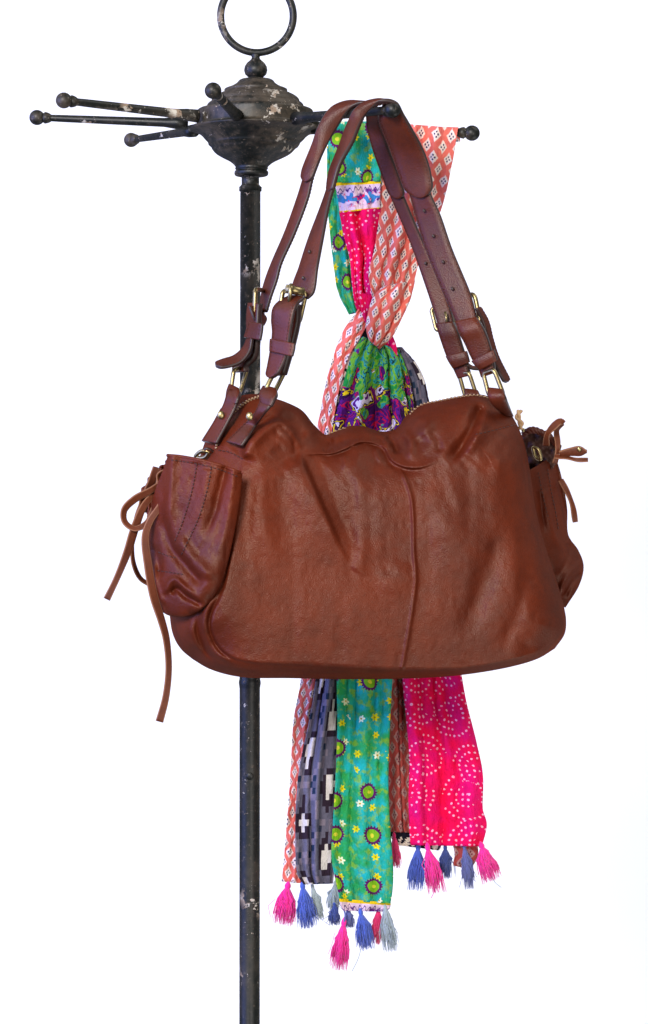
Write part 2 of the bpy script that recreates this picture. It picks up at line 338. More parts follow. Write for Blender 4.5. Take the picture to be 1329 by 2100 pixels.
# ================================================================== COAT STAND
def root(name, loc, label, cat_, group=None):
    o = bpy.data.objects.new(name, None); COL.objects.link(o); o.empty_display_size = .05
    o.location = loc; o['label'] = label; o['category'] = cat_; return o
ROOTS = {}
def fin(r):                                         # parts were modelled in world space: move them into the root's space
    for c in r.children: c.location = (-r.location[0], -r.location[1], -r.location[2])
stand = root('coat_stand', (P(512, 1050, 0)[0], 0, -1.25), 'tall chipped black iron coat stand with ring top, holding the bag and the scarf', 'coat stand')
zpx = lambda y: (CY-y)*U
xpx = lambda x: (x-CX)*U
def lean(z):
    return np.interp(z, [-1.2, -.52, .35, .38, .43, .47, .53], [-.001, -.0005, 0.0005, .0035, .005, .0065, .0075])
PX0 = xpx(512.5)
prof_px = [(21, 4000), (21, 1412), (21.5, 1408), (22.5, 1402), (22.5, 1398), (21.5, 1394), (21, 1390), (20.8, 382)]
MB().lathe([(r*U, zpx(y)) for r, y in prof_px[::1]], (PX0, 0), 32, lean=lean).build('pole', M_IRON, stand)
MB().lathe([(r*U, zpx(y)) for r, y in [(23, 392), (23.5, 384), (20, 381), (18, 378), (18, 364), (22, 362)]], (PX0, 0), 32, lean=lean).build('pole_collar', M_IRON, stand)
hp = [(14, 362), (33, 360), (35, 355), (34, 351), (31, 349), (34, 346), (33, 343), (38, 337), (46, 331), (62, 323), (76, 315), (84, 307), (88, 301), (93, 297), (95, 292), (101, 286), (107, 279), (117, 272), (128, 268), (133, 266), (134, 263.5), (131, 261),
      (121, 259), (119.5, 256), (119, 229), (117, 226), (108, 224), (101, 221.5), (99, 216), (96, 212), (91, 209), (90, 205), (86, 200), (78, 195), (66, 189), (64, 187), (65, 184), (62, 182), (54, 179), (46, 175), (39, 170), (36, 166), (31, 163), (16, 162), (2, 161)]
hpm = cat([(r, y) for r, y in hp], 150); hpm[:, 0] = np.maximum(hpm[:, 0], 1)
hub = MB().lathe([(r*U, zpx(y)) for r, y in hpm], (PX0+xpx(524)-xpx(515)-.004+.0005, 0), 72, lean=lean).build('hub', M_HUB, stand)
# finial ball and ring
fx = xpx(524.5)
MB().lathe([(r*U, zpx(y)) for r, y in [(15, 166), (13, 163), (11, 161), (17, 157), (22, 152), (24, 144), (22.5, 136), (18, 129), (12, 124), (9, 121), (8, 117), (10, 114), (8, 111)]], (fx, 0), 32).build('finial', M_HUB, stand)
th = np.linspace(0, 2*math.pi, 72, endpoint=False)
MB().tube(np.stack([xpx(527)+74.5*U*np.cos(th)*1.0, 0*th, zpx(33)+75*U*np.sin(th)], 1), 7.6*U, 12, closed=True).build('top_ring', M_IRON, stand)
for (bx, by) in ((513, 1590),):
    MB().ball((xpx(bx), -21*U, zpx(by)), 8*U, 14, sc=(1, .35, 1)).build('bolt', M_IRON, stand)
# arms: end (px, py, Y), root (px, py, Y), thickness
arms = [((437, 186, -.221), (487, 238, -.055), 10), ((131, 206, -.125), (404, 238, -.034), 9), ((76, 241, .02), (384, 253, .004), 8.5), ((269, 287, .18), (398, 268, .055), 8.5),
        ((805, 225, -.187), (606, 243, -.05), 9.5), ((968, 273, -.035), (640, 262, -.006), 9), ((868, 288, .145), (610, 262, .05), 8.5), ((600, 292, .22), (545, 262, .06), 8.5)]
for (e, r_, tk) in arms:
    a = P(*r_); bq = P(*e); s_ = np.linspace(0, 1, 14)[:, None]; pts = a+(bq-a)*s_
    k = MB(); rr = np.interp(np.linspace(0, 1, 14), [0, .08, .12, .88, .93, 1], [13.5, 12.5, tk+1.0, tk-1.2, tk-1.8, 12])*U
    k.tube(pts, rr, 16); arm = k.build('arm', M_IRON, stand)
    k = MB(); k.ball(bq, 16*U, 24, sc=(1, 1, .98)); d = (a-bq)/np.linalg.norm(a-bq)
    k.tube([bq+d*.005, bq+d*.0085, bq+d*.011, bq+d*.0135, bq+d*.015], [7.2*U, 12.2*U, 11.2*U, 9.2*U, 7*U], 16)
    k.build('knob', M_HUB, arm)
fin(stand)

# ================================================================== HANDBAG
bag = root('leather_handbag', tuple(P(750, 1390, -.15)), 'slouchy chestnut brown leather handbag with two buckled handles, hanging on the coat stand arm', 'handbag')
TOP = [(452, 838), (478, 817), (520, 808), (560, 816), (590, 826), (620, 842), (645, 872), (668, 891), (690, 883), (715, 874), (745, 874), (785, 885), (812, 879), (835, 850), (865, 829), (900, 821), (940, 813), (975, 808), (1005, 814), (1040, 836)]
RIGHT = [(1040, 836), (1060, 870), (1074, 905), (1086, 960), (1098, 1040), (1115, 1110), (1138, 1180), (1153, 1230), (1161, 1270), (1158, 1300), (1138, 1330)]
BOT = [(395, 1352), (430, 1372), (490, 1388), (600, 1391), (720, 1393), (850, 1391), (950, 1384), (1050, 1367), (1105, 1350), (1138, 1330)]
LEFT = [(452, 838), (430, 880), (412, 930), (388, 1000), (362, 1080), (347, 1180), (348, 1262), (356, 1305), (372, 1332), (395, 1352)]
cT, cR, cB, cL = [cat(c, 90) for c in (TOP, RIGHT, BOT, LEFT)]
def body_mid(px): return -.150+.028*(px-700)/450
BF = [
 # front panel outline: one step raised on the panel side, bottom seam then the left edge
 ('S', [(1056, 872), (1069, 910), (1080, 960), (1091, 1040), (1107, 1108), (1128, 1172), (1146, 1215), (1157, 1258), (1156, 1302), (1118, 1337), (1040, 1365), (950, 1379), (880, 1383), (820, 1379), (700, 1371), (600, 1364), (520, 1359), (466, 1345), (444, 1322), (431, 1288), (437, 1252), (459, 1205), (471, 1150), (481, 1090), (489, 1020), (494, 960), (502, 930), (515, 905)], .0045, 80, 2.0, .06, .10),
 ('R', [(455, 1212), (428, 1240), (418, 1270), (423, 1305), (444, 1340), (484, 1362)], .0065, 6, 9, .25, .2),
 ('R', [(461, 1215), (438, 1245), (430, 1275), (437, 1308), (456, 1337), (490, 1356)], -.0035, 4, 3.5, .2, .2),
 ('R', [(396, 1262), (390, 1290), (404, 1325), (436, 1360)], .0050, 12, 12, .3, .3),
 ('R', [(410, 1262), (404, 1290), (416, 1328), (448, 1364)], -.0050, 5, 6, .25, .3),
 # arch fold at the upper left
 ('R', [(500, 945), (514, 908), (541, 878), (568, 866), (592, 880), (612, 912), (622, 926)], .0125, 22, 7, .10, .25),
 ('R', [(508, 905), (532, 876), (556, 856), (582, 856)], -.0070, 8, 10, .2, .3),
 ('R', [(585, 838), (612, 872), (628, 905)], -.0055, 15, 12, .3, .3),
 ('R', [(575, 822), (612, 858), (640, 895), (655, 912)], .0060, 16, 14, .2, .3),
 # horizontal slump: cloth above hangs over a thin crease
 ('S', [(612, 934), (650, 932), (680, 931), (706, 922), (738, 908), (768, 910), (790, 922)][::-1], .0066, 13, 1.6, .12, .25),
 ('S', [(775, 906), (790, 922), (803, 944), (828, 958), (860, 960), (888, 951), (912, 935)][::-1], .0062, 18, 1.5, .45, .12),
 ('R', [(650, 937), (680, 936), (706, 927), (738, 913), (768, 915), (784, 926), (800, 950), (828, 963), (860, 965), (884, 957)], -.0022, 10, 4, .2, .2),
 ('R', [(660, 915), (700, 905), (735, 896)], -.0035, 7, 9, .3, .3),
 ('R', [(700, 893), (740, 893), (765, 897)], -.0030, 8, 8, .3, .3),
 ('R', [(790, 893), (806, 908), (816, 934)], -.0090, 5, 9, .2, .2),
 ('R', [(764, 882), (786, 898), (800, 924)], .0045, 5, 7, .25, .3),
 ('R', [(664, 928), (676, 912), (682, 896)], -.0045, 4, 6, .15, .4),
 ('R', [(716, 918), (728, 902), (745, 892)], -.0035, 4, 6, .15, .4),
 ('R', [(700, 930), (708, 945), (706, 968)], .0030, 6, 9, .2, .5),
 ('R', [(768, 915), (776, 935), (790, 955)], .0035, 6, 9, .2, .4),
 ('R', [(880, 880), (898, 905), (902, 930)], -.0040, 7, 9, .3, .2),
 ('R', [(568, 868), (600, 900), (608, 940)], -.0045, 5, 8, .2, .4),
 ('R', [(820, 880), (838, 900), (842, 925), (830, 944)], .0075, 9, 12, .2, .3),
 ('R', [(648, 880), (660, 900), (690, 908)], -.0050, 10, 8, .2, .3),
 # long V folds on the front: ridge falling off sharply on its right side
 ('S', [(614, 925), (640, 985), (668, 1050), (694, 1108), (722, 1166)], .0135, 62, 4.0, .12, .42),
 ('R', [(640, 935), (672, 1000), (702, 1070), (730, 1135)], -.0060, 24, 18, .2, .2),
 ('R', [(690, 950), (716, 1020), (742, 1100)], -.0040, 34, 26, .3, .3),
 ('R', [(722, 1172), (742, 1140), (758, 1100)], .0026, 28, 10, .15, .5),
 ('R', [(546, 930), (536, 1010), (545, 1100), (575, 1190)], .0040, 24, 20, .3, .4),
 ('R', [(520, 960), (506, 1060), (500, 1150)], -.0022, 18, 16, .3, .4),
 ('R', [(578, 950), (584, 1040), (600, 1130)], -.0022, 22, 20, .3, .4),
 ('R', [(770, 1215), (805, 1195), (836, 1150)], .0040, 30, 26, .4, .3),
 # centre seam
 ('S', [(800, 935), (826, 968), (845, 1018), (850, 1070), (851, 1130), (855, 1185), (850, 1235), (838, 1310), (826, 1376)][::-1], -.0016, 50, 1.6, .0, .1),
 ('R', [(822, 962), (842, 1016), (847, 1070), (848, 1130), (852, 1185), (847, 1235), (835, 1310), (823, 1376)], .0024, 3.0, 5, .05, .02),
 # right upper folds
 ('R', [(990, 826), (975, 862), (962, 894), (940, 925), (915, 950)], -.0130, 14, 9, .12, .25),
 ('R', [(1000, 850), (985, 880), (968, 905), (952, 935)], .0070, 12, 14, .3, .3),
 ('S', [(965, 900), (978, 891), (1020, 880), (1062, 869)], .0040, 34, 2.0, .12, .05),
 ('R', [(880, 850), (870, 880), (868, 910)], .0045, 26, 20, .3, .4),
 ('R', [(915, 962), (935, 1010), (952, 1055)], .0022, 14, 20, .4, .3),
 ('R', [(1015, 900), (1022, 950), (1020, 1000)], .0030, 18, 12, .4, .4),
 ('R', [(1040, 1050), (1010, 1150), (970, 1250), (930, 1330)], -.0065, 22, 26, .3, .3),
 ('R', [(1090, 1130), (1075, 1210), (1050, 1290), (1010, 1340)], -.0045, 16, 20, .3, .3),
 ('R', [(1080, 1330), (1110, 1290), (1130, 1250)], .0040, 20, 20, .3, .3),
 ('R', [(880, 980), (900, 1060), (915, 1150)], .0040, 40, 40, .3, .4),
 ('R', [(900, 1010), (940, 1120), (920, 1220)], .0050, 50, 50, .4, .4),
 ('R', [(676, 1274), (696, 1277), (714, 1274)], .0006, 6, 5, .4, .4),
]
def body_Y(p, features=True):
    p = np.asarray(p, float).reshape(-1, 2)
    dT, dR, dB = [polydist(p, c)[0] for c in (cT, cR, cB)]; dL, sL, _ = polydist(p, cL); dL = np.where(sL > .5, 0, dL)
    h = .082*prof(dT, 150)**1.15*prof(dR, 96)*prof(dB, np.interp(p[:, 0], [650, 950], [36, 17]))*prof(dL, 140)
    h = h+.010*np.exp(-((p[:, 1]-1230)/150)**2)*prof(np.minimum.reduce([dR, dB, dL]), 120)+.006*prof(np.minimum.reduce([dT, dR, dB, dL]), 12)
    if features:
        e = np.clip(np.minimum.reduce([dT, dR, dB, dL])/10, 0, 1)
        h = h+(feat(p, BF)+.0024*noise2(p[:, 0]/80, p[:, 1]/110)+.0006*noise2(p[:, 0]/24+9, p[:, 1]/38)+.0006*noise2(p[:, 0]/8, p[:, 1]/11+5)+.0034*noise2((p[:, 0]+p[:, 1])/23, (p[:, 0]-p[:, 1])/75+3)*np.exp(-((p[:, 1]-895)/60)**2)+.0020*noise2((p[:, 0]-p[:, 1])/15, (p[:, 0]+p[:, 1])/50+8)*np.exp(-((p[:, 1]-900)/70)**2)+.0016*noise2(p[:, 0]/20+3, (p[:, 1]+p[:, 0]*.4)/120))*e
    return body_mid(p[:, 0])-h
NX, NY = 430, 300
G = coons(TOP, RIGHT, BOT, LEFT, NX, NY)
Yf = body_Y(G); 
e4 = [polydist(G, c)[0] for c in (cT, cR, cB, cL)]
Yb = body_mid(G[:, 0])+.050*prof(e4[0], 110)*prof(e4[1], 55)*prof(e4[2], 60)*prof(e4[3], 110)
V = np.vstack([P(G[:, 0], G[:, 1], Yf), P(G[:, 0], G[:, 1], Yb)])
body = mesh('body', V, gridfaces(NX, NY)+gridfaces(NX, NY, NX*NY, True), M_BODY, bag)
surf = lambda x, y, off=0: P(x, y, body_Y([(x, y)])[0]-off)

def patch(name, top, right, bottom, left, nx, ny, fy, mat, parent, thick=.003, feats=None):
    g = coons(top, right, bottom, left, nx, ny); Y = fy(g)
    if feats: Y = Y-feat(g, feats)
    v = P(g[:, 0], g[:, 1], Y); o = mesh(name, v, gridfaces(nx, ny), mat, parent)
    m = o.modifiers.new('thickness', 'SOLIDIFY'); m.thickness = thick; m.offset = -1
    return o
# --- straps and other bands of leather -------------------------------------------------
def ribbon(name, left, right, n, mats, parent, thick=.0034, dome=.0, stitch=0, part=None, endround=0, swap=0, tilt=0):
    """left/right edges: lists of (px, py, Y); a solid band between them"""
    if len(left) == len(right):
        a_, b_ = np.array(left, float), np.array(right, float); q_ = min(swap, len(a_))
        if q_: a_[:q_, 2], b_[:q_, 2] = b_[:q_, 2].copy()+tilt, a_[:q_, 2].copy()-tilt
        J = cat(np.hstack([(a_[:, :2]+b_[:, :2])/2, a_, b_]), n); Lc, Rc = J[:, 2:5].copy(), J[:, 5:8].copy()
    else: Lc = cat(left, n); Rc = cat(right, n)
    if endround:
        c = (Lc+Rc)/2
        for (idx, sgn) in (([i for i in range(n)], 1),):
            seg = np.linalg.norm(np.diff(c[:, :2], axis=0), axis=1); L = np.concatenate([[0], np.cumsum(seg)])
            wd = np.linalg.norm(Lc[:, :2]-Rc[:, :2], axis=1)/2
            for which in ((1,) if endround == 1 else (0, 1) if endround == 2 else (0,)):
                dist = (L[-1]-L) if which else L; R = wd[-4] if which else wd[3]
                k = np.sqrt(np.clip(1-(1-np.clip(dist/max(R, 1), 0, 1))**2, .02, 1))[:, None]
                Lc = c+(Lc-c)*k; Rc = c+(Rc-c)*k
    A = P(Lc[:, 0], Lc[:, 1], Lc[:, 2]); B = P(Rc[:, 0], Rc[:, 1], Rc[:, 2])
    T = np.gradient((A+B)/2, axis=0); W = B-A; wn = np.linalg.norm(W, axis=1)[:, None]+1e-9; N = np.cross(T, W/wn); N /= np.linalg.norm(N, axis=1)[:, None]+1e-9
    h = thick/2; inset = np.minimum(.0009, wn*.2); Wn = W/wn
    cs = [(0, .35, 0), (0, 1, 1), (.25, 1+dome, 0), (.5, 1+dome*1.3, 0), (.75, 1+dome, 0), (1, 1, -1), (1, .35, 0), (1, -.35, 0), (1, -1, -1), (.5, -1, 0), (0, -1, 1), (0, -.35, 0)]
    V = []
    for (u, k, ins) in cs: V.append(A+W*u+Wn*inset*ins+N*h*k)
    V = np.stack(V, 1); m = len(cs); f = []; mi = []
    for i in range(n-1):
        for j in range(m):
            a = i*m+j; b_ = i*m+(j+1) % m; f.append([a, b_, b_+m, a+m]); mi.append(1 if j in (0, 5, 6, 7, 10, 11) else 0)
    f.append(list(range(m))[::-1]); f.append([(n-1)*m+j for j in range(m)]); mi += [1, 1]
    o = mesh(name, V.reshape(-1, 3), f, mats, parent, mi=mi)
    if stitch:
        k = MB()
        for u in (stitch, 1-stitch):
            path = A+W*u+N*h*(1.05+dome*.6)
            seg = np.linalg.norm(np.diff(path, axis=0), axis=1); L = np.concatenate([[0], np.cumsum(seg)]); q = .002
            while q < L[-1]-.004:
                a = np.array([np.interp(q, L, path[:, c]) for c in range(3)]); b2 = np.array([np.interp(q+.0024, L, path[:, c]) for c in range(3)])
                k.tube([a, (a+b2)/2, b2], [.0002, .0004, .0002], 5); q += .0036
            for j in (): pass
        if k.n: so = k.build('stitching', M_THREAD, o); so['kind'] = 'stuff'
    return o
ST = [M_STRAP, M_EDGE]
def stitches(poly, off, parent, name='stitching', fy=None, step=8, ln=5, mat=None, r=.0004):
    c = cat(poly, 300); L = np.concatenate([[0], np.cumsum(np.linalg.norm(np.diff(c, axis=0), axis=1))]); k = MB(); q = 1
    while q < L[-1]-ln:
        a = [np.interp(q, L, c[:, i]) for i in (0, 1)]; b_ = [np.interp(q+ln, L, c[:, i]) for i in (0, 1)]
        Ya, Yb_ = fy(np.array([a, b_])); k.tube([P(a[0], a[1], Ya-off), P((a[0]+b_[0])/2, (a[1]+b_[1])/2, (Ya+Yb_)/2-off-.0003), P(b_[0], b_[1], Yb_-off)], r, 5); q += step
    o = k.build(name, mat or M_THREAD, parent); o['kind'] = 'stuff'; return o

# far handle (behind)
def Z(pts, ys): return [(x, y, z) for (x, y), z in zip(pts, ys)]
fl = [(534, 640, -.150), (537, 605, -.148), (545, 574, -.147), (558, 540, -.146), (586, 474, -.142), (611, 402, -.138), (622, 366, -.136), (640, 305, -.133), (655, 256, -.130), (680, 222, -.126), (726, 212, -.118), (748, 226, -.108), (757, 262, -.098), (770, 310, -.092), (788, 366, -.088), (805, 412, -.086), (839, 491, -.084), (873, 588, -.088), (890, 640, -.090), (899, 672, -.092)]
fr = [(546, 640, -.132), (556, 608, -.130), (568, 574, -.128), (576, 542, -.127), (604, 480, -.126), (633, 404, -.126), (643, 362, -.126), (662, 314, -.127), (686, 272, -.130), (716, 228, -.136), (748, 214, -.140), (770, 228, -.136), (779, 262, -.112), (792, 306, -.104), (812, 358, -.098), (832, 410, -.094), (856, 467, -.092), (900, 564, -.092), (922, 625, -.094), (932, 664, -.096)]
ribbon('handle', fl, fr, 150, ST, bag, .0036, .04, .07, swap=9)
pl_ = [(617, 372, -.140), (619, 350, -.140), (640, 294, -.137), (653, 256, -.134), (680, 220, -.130), (726, 209, -.121), (750, 224, -.110), (754, 262, -.102), (766, 310, -.096), (784, 362, -.092), (800, 408, -.090)]
pr_ = [(637, 376, -.128), (648, 350, -.128), (664, 312, -.129), (690, 262, -.132), (718, 224, -.138), (750, 211, -.143), (773, 226, -.140), (783, 262, -.116), (798, 306, -.108), (818, 358, -.102), (834, 408, -.098)]
ribbon('handle_pad', pl_, pr_, 110, ST, bag, .0042, .1, .08, endround=2, swap=4, tilt=-.001)
# near handle
nl = [(608, 607, -.228), (600, 592, -.226), (614, 548, -.222), (633, 491, -.214), (660, 422, -.206), (673, 384, -.202), (680, 350, -.200), (696, 306, -.196), (713, 258, -.190), (728, 225, -.184), (756, 212, -.176), (786, 210, -.160), (796, 232, -.150), (800, 262, -.142), (812, 310, -.136), (828, 360, -.134), (842, 405, -.134), (850, 434, -.134), (872, 509, -.138), (906, 595, -.146), (926, 640, -.150), (938, 668, -.152)]
nr = [(630, 613, -.214), (643, 602, -.212), (652, 548, -.206), (662, 491, -.196), (674, 422, -.188), (684, 384, -.184), (697, 340, -.182), (722, 290, -.180), (740, 249, -.180), (758, 226, -.184), (784, 211, -.190), (806, 216, -.186), (822, 240, -.176), (836, 270, -.166), (856, 312, -.156), (872, 352, -.150), (884, 398, -.148), (903, 440, -.148), (927, 509, -.150), (965, 601, -.156), (974, 634, -.158), (980, 660, -.160)]
ribbon('handle', nl, nr, 170, ST, bag, .0036, .04, .07, swap=9, tilt=.002)
pl_ = [(671, 392, -.206), (676, 355, -.204), (694, 306, -.200), (711, 258, -.194), (726, 224, -.188), (755, 209, -.180), (786, 208, -.164), (778, 242, -.158), (782, 262, -.150), (800, 306, -.142), (816, 353, -.139), (830, 392, -.138), (838, 408, -.138)]
pr_ = [(681, 394, -.190), (698, 336, -.186), (724, 290, -.184), (742, 249, -.184), (760, 223, -.188), (786, 207, -.194), (812, 212, -.192), (828, 236, -.182), (848, 270, -.172), (867, 304, -.162), (882, 346, -.155), (889, 386, -.153), (892, 404, -.153)]
ribbon('handle_pad', pl_, pr_, 130, ST, bag, .0042, .1, .07, endround=2, swap=4)
# punched holes
def hole(x, y, Y, r=3.2):
    MB().ball(P(x, y, Y), r*U, 10, sc=(1, .5, 1.2)).build('strap_hole', M_EDGE, bag)
for h_ in ((635, 516, -.2120), (622, 570, -.2220), (870, 432, -.1455), (889, 484, -.147), (909, 537, -.1505), (928, 592, -.1545), (873, 540, -.0935)): hole(*h_)

def ring(name, c4, r, parent=bag, rc=.22, mat=None, n=8):
    c = [P(*q) for q in c4]; pts = []
    for i in range(4):
        a, b_, d = c[i-1], c[i], c[(i+1) % 4]; p0 = b_+(a-b_)*rc; p1 = b_+(d-b_)*rc
        for t in np.linspace(0, 1, n): pts.append((1-t)**2*p0+2*t*(1-t)*b_+t*t*p1)
    pts = np.array([p for i, p in enumerate(pts) if i == 0 or np.linalg.norm(p-pts[i-1]) > 1e-6])
    return MB().tube(pts, r, 12, closed=True).build(name, mat or M_BRASS, parent)
def rivet(x, y, Y, parent, r=7.5):
    MB().ball(P(x, y, Y), r*U, 18, sc=(.85, .38, 1)).build('rivet', M_BRASS, parent)
# ---- far left assembly
ring('buckle', [(524, 592, -.172), (541, 596, -.130), (538, 650, -.132), (522, 650, -.172)], 4.4*U, rc=.2)
ribbon('buckle_strap', [(513, 622, -.176), (510, 645, -.178), (510, 690, -.178), (506, 730, -.176), (482, 752, -.176), (480, 764, -.178)], [(534, 622, -.150), (532, 645, -.150), (530, 690, -.150), (524, 730, -.152), (506, 750, -.152), (506, 762, -.152)], 40, ST, bag, .006, .1, swap=9)
ribbon('strap_tip', [(510, 688, -.184), (500, 712, -.186), (480, 730, -.188), (456, 738, -.190), (438, 745, -.192)], [(518, 694, -.168), (513, 720, -.168), (496, 742, -.170), (470, 752, -.172), (446, 755, -.174)], 36, ST, bag, .0034, .1, .12, endround=1, swap=9)
ribbon('strap_loop', [(511, 660, -.168), (506, 676, -.170), (501, 692, -.172)], [(539, 664, -.192), (538, 680, -.192), (535, 698, -.192)], 12, ST, bag, .0032, .2, .12)
ribbon('strap_loop', [(512, 628, -.176), (516, 640, -.178), (522, 655, -.178), (530, 664, -.176)], [(532, 632, -.140), (540, 644, -.140), (546, 655, -.140), (540, 668, -.142)], 18, ST, bag, .0026, .2)
ring('strap_ring', [(480, 757, -.182), (508, 754, -.152), (491, 808, -.156), (474, 796, -.184)], 4.3*U)
ribbon('handle_tab', [(469, 800, -.200), (464, 812, -.204), (458, 832, -.204), (440, 864, -.204), (415, 905, -.202)], [(488, 804, -.206), (490, 814, -.212), (486, 832, -.216), (468, 868, -.218), (445, 910, -.222)], 30, ST, bag, .0036, .15, .1)
ribbon('tab_fold', [(469, 790, -.190), (466, 800, -.196), (465, 812, -.198), (466, 824, -.194)], [(492, 800, -.204), (494, 808, -.212), (491, 816, -.216), (486, 828, -.217)], 14, ST, bag, .004, .2)
rivet(453, 851, -.2145, bag, 8)
# ---- near left assembly
ring('buckle', [(580, 596, -.236), (628, 600, -.226), (614, 662, -.226), (572, 650, -.238)], 4.6*U, rc=.16)
k = MB().tube([P(586, 592, -.244), P(604, 595.5, -.242), P(623, 599, -.240)], 8.4*U, 18); k.build('buckle_roller', M_BRASS, bag)
k = MB(); k.tube([P(597, 584, -.246), P(596, 592, -.2495), P(595, 604, -.249), P(592, 630, -.244)], [4.2*U, 4.6*U, 4.2*U, 3*U], 10); k.build('buckle_prong', M_BRASS, bag)
ribbon('buckle_strap', [(584, 612, -.232), (576, 650, -.232), (572, 700, -.232), (566, 740, -.232), (558, 770, -.230)], [(614, 625, -.214), (614, 655, -.214), (604, 700, -.214), (592, 740, -.214), (584, 768, -.214)], 30, ST, bag, .007, .1, swap=9)
ribbon('strap_tip', [(594, 608, -.242), (574, 618, -.248), (560, 632, -.250), (557, 655, -.250), (559, 680, -.248), (556, 710, -.246), (550, 745, -.244), (544, 776, -.242)], [(624, 612, -.236), (612, 622, -.240), (605, 638, -.244), (600, 660, -.242), (596, 684, -.240), (592, 712, -.238), (584, 742, -.238), (566, 776, -.238)], 60, ST, bag, .0036, .2, .1, endround=1, swap=9, tilt=.005)
ribbon('strap_loop', [(554, 695, -.240), (553, 706, -.241), (553, 720, -.240)], [(606, 705, -.259), (605, 716, -.259), (601, 731, -.259)], 12, ST, bag, .0034, .25, .12)
hole(577, 662, -.2460, 3.4)
ring('strap_ring', [(562, 764, -.236), (586, 758, -.216), (561, 808, -.222), (545, 798, -.240)], 4.4*U)
bz = lambda pts, off: [(x, y, float(body_Y([(x, y)], False)[0])-off) for x, y in pts]
def tabside(top, pts, off): return top+bz(pts, off)
ribbon('handle_tab', [(536, 803, -.236), (535, 816, -.242), (528, 838, -.246)]+bz([(505, 866), (484, 888), (465, 906)], .0125), [(566, 808, -.250), (563, 822, -.254), (549, 842, -.256)]+bz([(527, 872), (511, 896), (497, 916)], .0115), 34, ST, bag, .0036, .15, .1)
ribbon('tab_fold', [(538, 794, -.234), (533, 804, -.241), (532, 815, -.244), (537, 828, -.247)], [(568, 800, -.244), (570, 810, -.253), (565, 820, -.256), (558, 834, -.257)], 14, ST, bag, .004, .2)
rivet(512, 854, -.2560, bag, 8)
# ---- far right assembly
ring('buckle', [(884, 634, -.080), (921, 622, -.085), (933, 670, -.087), (895, 678, -.083)], 4.2*U, rc=.16)
k = MB(); k.tube([P(913, 640, -.101), P(915, 652, -.103), P(917, 668, -.102)], 2.8*U, 8); k.build('buckle_prong', M_BRASS, bag)
ribbon('buckle_strap', [(893, 664, -.098), (899, 682, -.100), (905, 700, -.099), (916, 730, -.098), (928, 752, -.098), (940, 776, -.098)], [(931, 660, -.106), (940, 680, -.108), (946, 698, -.107), (954, 724, -.106), (960, 744, -.106), (966, 770, -.106)], 36, ST, bag, .006, .15, .1)
ribbon('strap_loop', [(914, 731, -.105), (920, 742, -.106), (929, 756, -.105)], [(958, 720, -.112), (961, 730, -.113), (964, 742, -.112)], 12, ST, bag, .0034, .25, .12)
ribbon('strap_tip', [(955, 742, -.104), (966, 750, -.103), (980, 754, -.102)], [(958, 750, -.108), (968, 757, -.107), (984, 758, -.106)], 12, ST, bag, .003, .1)
ring('strap_ring', [(941, 766, -.100), (962, 764, -.108), (979, 816, -.108), (955, 816, -.100)], 4.2*U)
ribbon('handle_tab', [(951, 800, -.108), (953, 812, -.112), (958, 830, -.104)], [(982, 804, -.112), (986, 814, -.116), (990, 830, -.108)], 10, ST, bag, .005, .2)
# ---- near right assembly
ring('buckle', [(932, 614, -.134), (973, 602, -.149), (986, 664, -.152), (944, 674, -.138)], 4.6*U, rc=.2)
ribbon('strap_tip', [(976, 632, -.166), (990, 660, -.160), (999, 700, -.158), (1008, 735, -.158), (1034, 786, -.160)], [(984, 630, -.150), (1000, 658, -.144), (1010, 696, -.144), (1022, 732, -.146), (1047, 782, -.148)], 40, ST, bag, .0034, .1, .12, endround=1)
ribbon('buckle_strap', [(934, 662, -.164), (941, 682, -.168), (952, 702, -.166), (968, 736, -.164), (980, 754, -.164), (988, 774, -.164)], [(980, 652, -.172), (990, 668, -.176), (1000, 690, -.174), (1010, 722, -.172), (1014, 742, -.172), (1016, 764, -.172)], 36, ST, bag, .0065, .2, .09)
ribbon('strap_loop', [(967, 741, -.172), (974, 750, -.173), (983, 759, -.172)], [(1014, 717, -.180), (1018, 727, -.181), (1021, 738, -.180)], 12, ST, bag, .0034, .25, .12)
hole(953, 666, -.171, 2.6)
ring('strap_ring', [(991, 766, -.168), (1013, 758, -.176), (1034, 812, -.178), (1003, 812, -.170)], 4.4*U)
ribbon('handle_tab', [(1000, 798, -.174), (1001, 812, -.180), (1008, 826, -.176), (1034, 850, -.150)], [(1034, 802, -.182), (1038, 814, -.186), (1042, 826, -.176), (1052, 850, -.140)], 20, ST, bag, .005, .2)

# ---- zip teeth
def teeth(poly, n, off, Yf_=None):
    k = MB(); c = cat(poly, n)
    for i, (x, y) in enumerate(c):
        q = surf(x, y, off) if Yf_ is None else P(x, y, Yf_(x, y))
        k.ball(q+np.array([0, 0, (.0006 if i % 2 else -.0006)]), .0013, 8, sc=(1, .8, .8))
    o = k.build('zip_teeth', M_ZIP, bag); o['kind'] = 'stuff'
teeth([(443, 917), (452, 891), (463, 869), (477, 849), (494, 832), (511, 821), (530, 814)], 44, .0025)
teeth([(842, 848), (862, 832), (900, 823), (940, 815), (975, 811), (1003, 816)], 44, .001)
teeth([(676, 890), (690, 884), (708, 878)], 9, .001)
ribbon('gusset_seam', [(446, 918, -.2135), (470, 922, -.224), (497, 936, -.2385)], [(446, 924, -.2135), (470, 928, -.224), (497, 942, -.2385)], 12, [M_BODY, M_EDGE], bag, .003, .3)
ribbon('piping', [(430, 1258, -.236), (427, 1285, -.237), (438, 1320, -.235), (462, 1345, -.228)], [(434, 1260, -.236), (432, 1285, -.237), (442, 1317, -.235), (466, 1342, -.228)], 24, [M_BODY, M_BODY], bag, .004, .4)
stitches([(975, 891), (1010, 883), (1060, 870)], .0008, bag, fy=lambda p: body_Y(p))
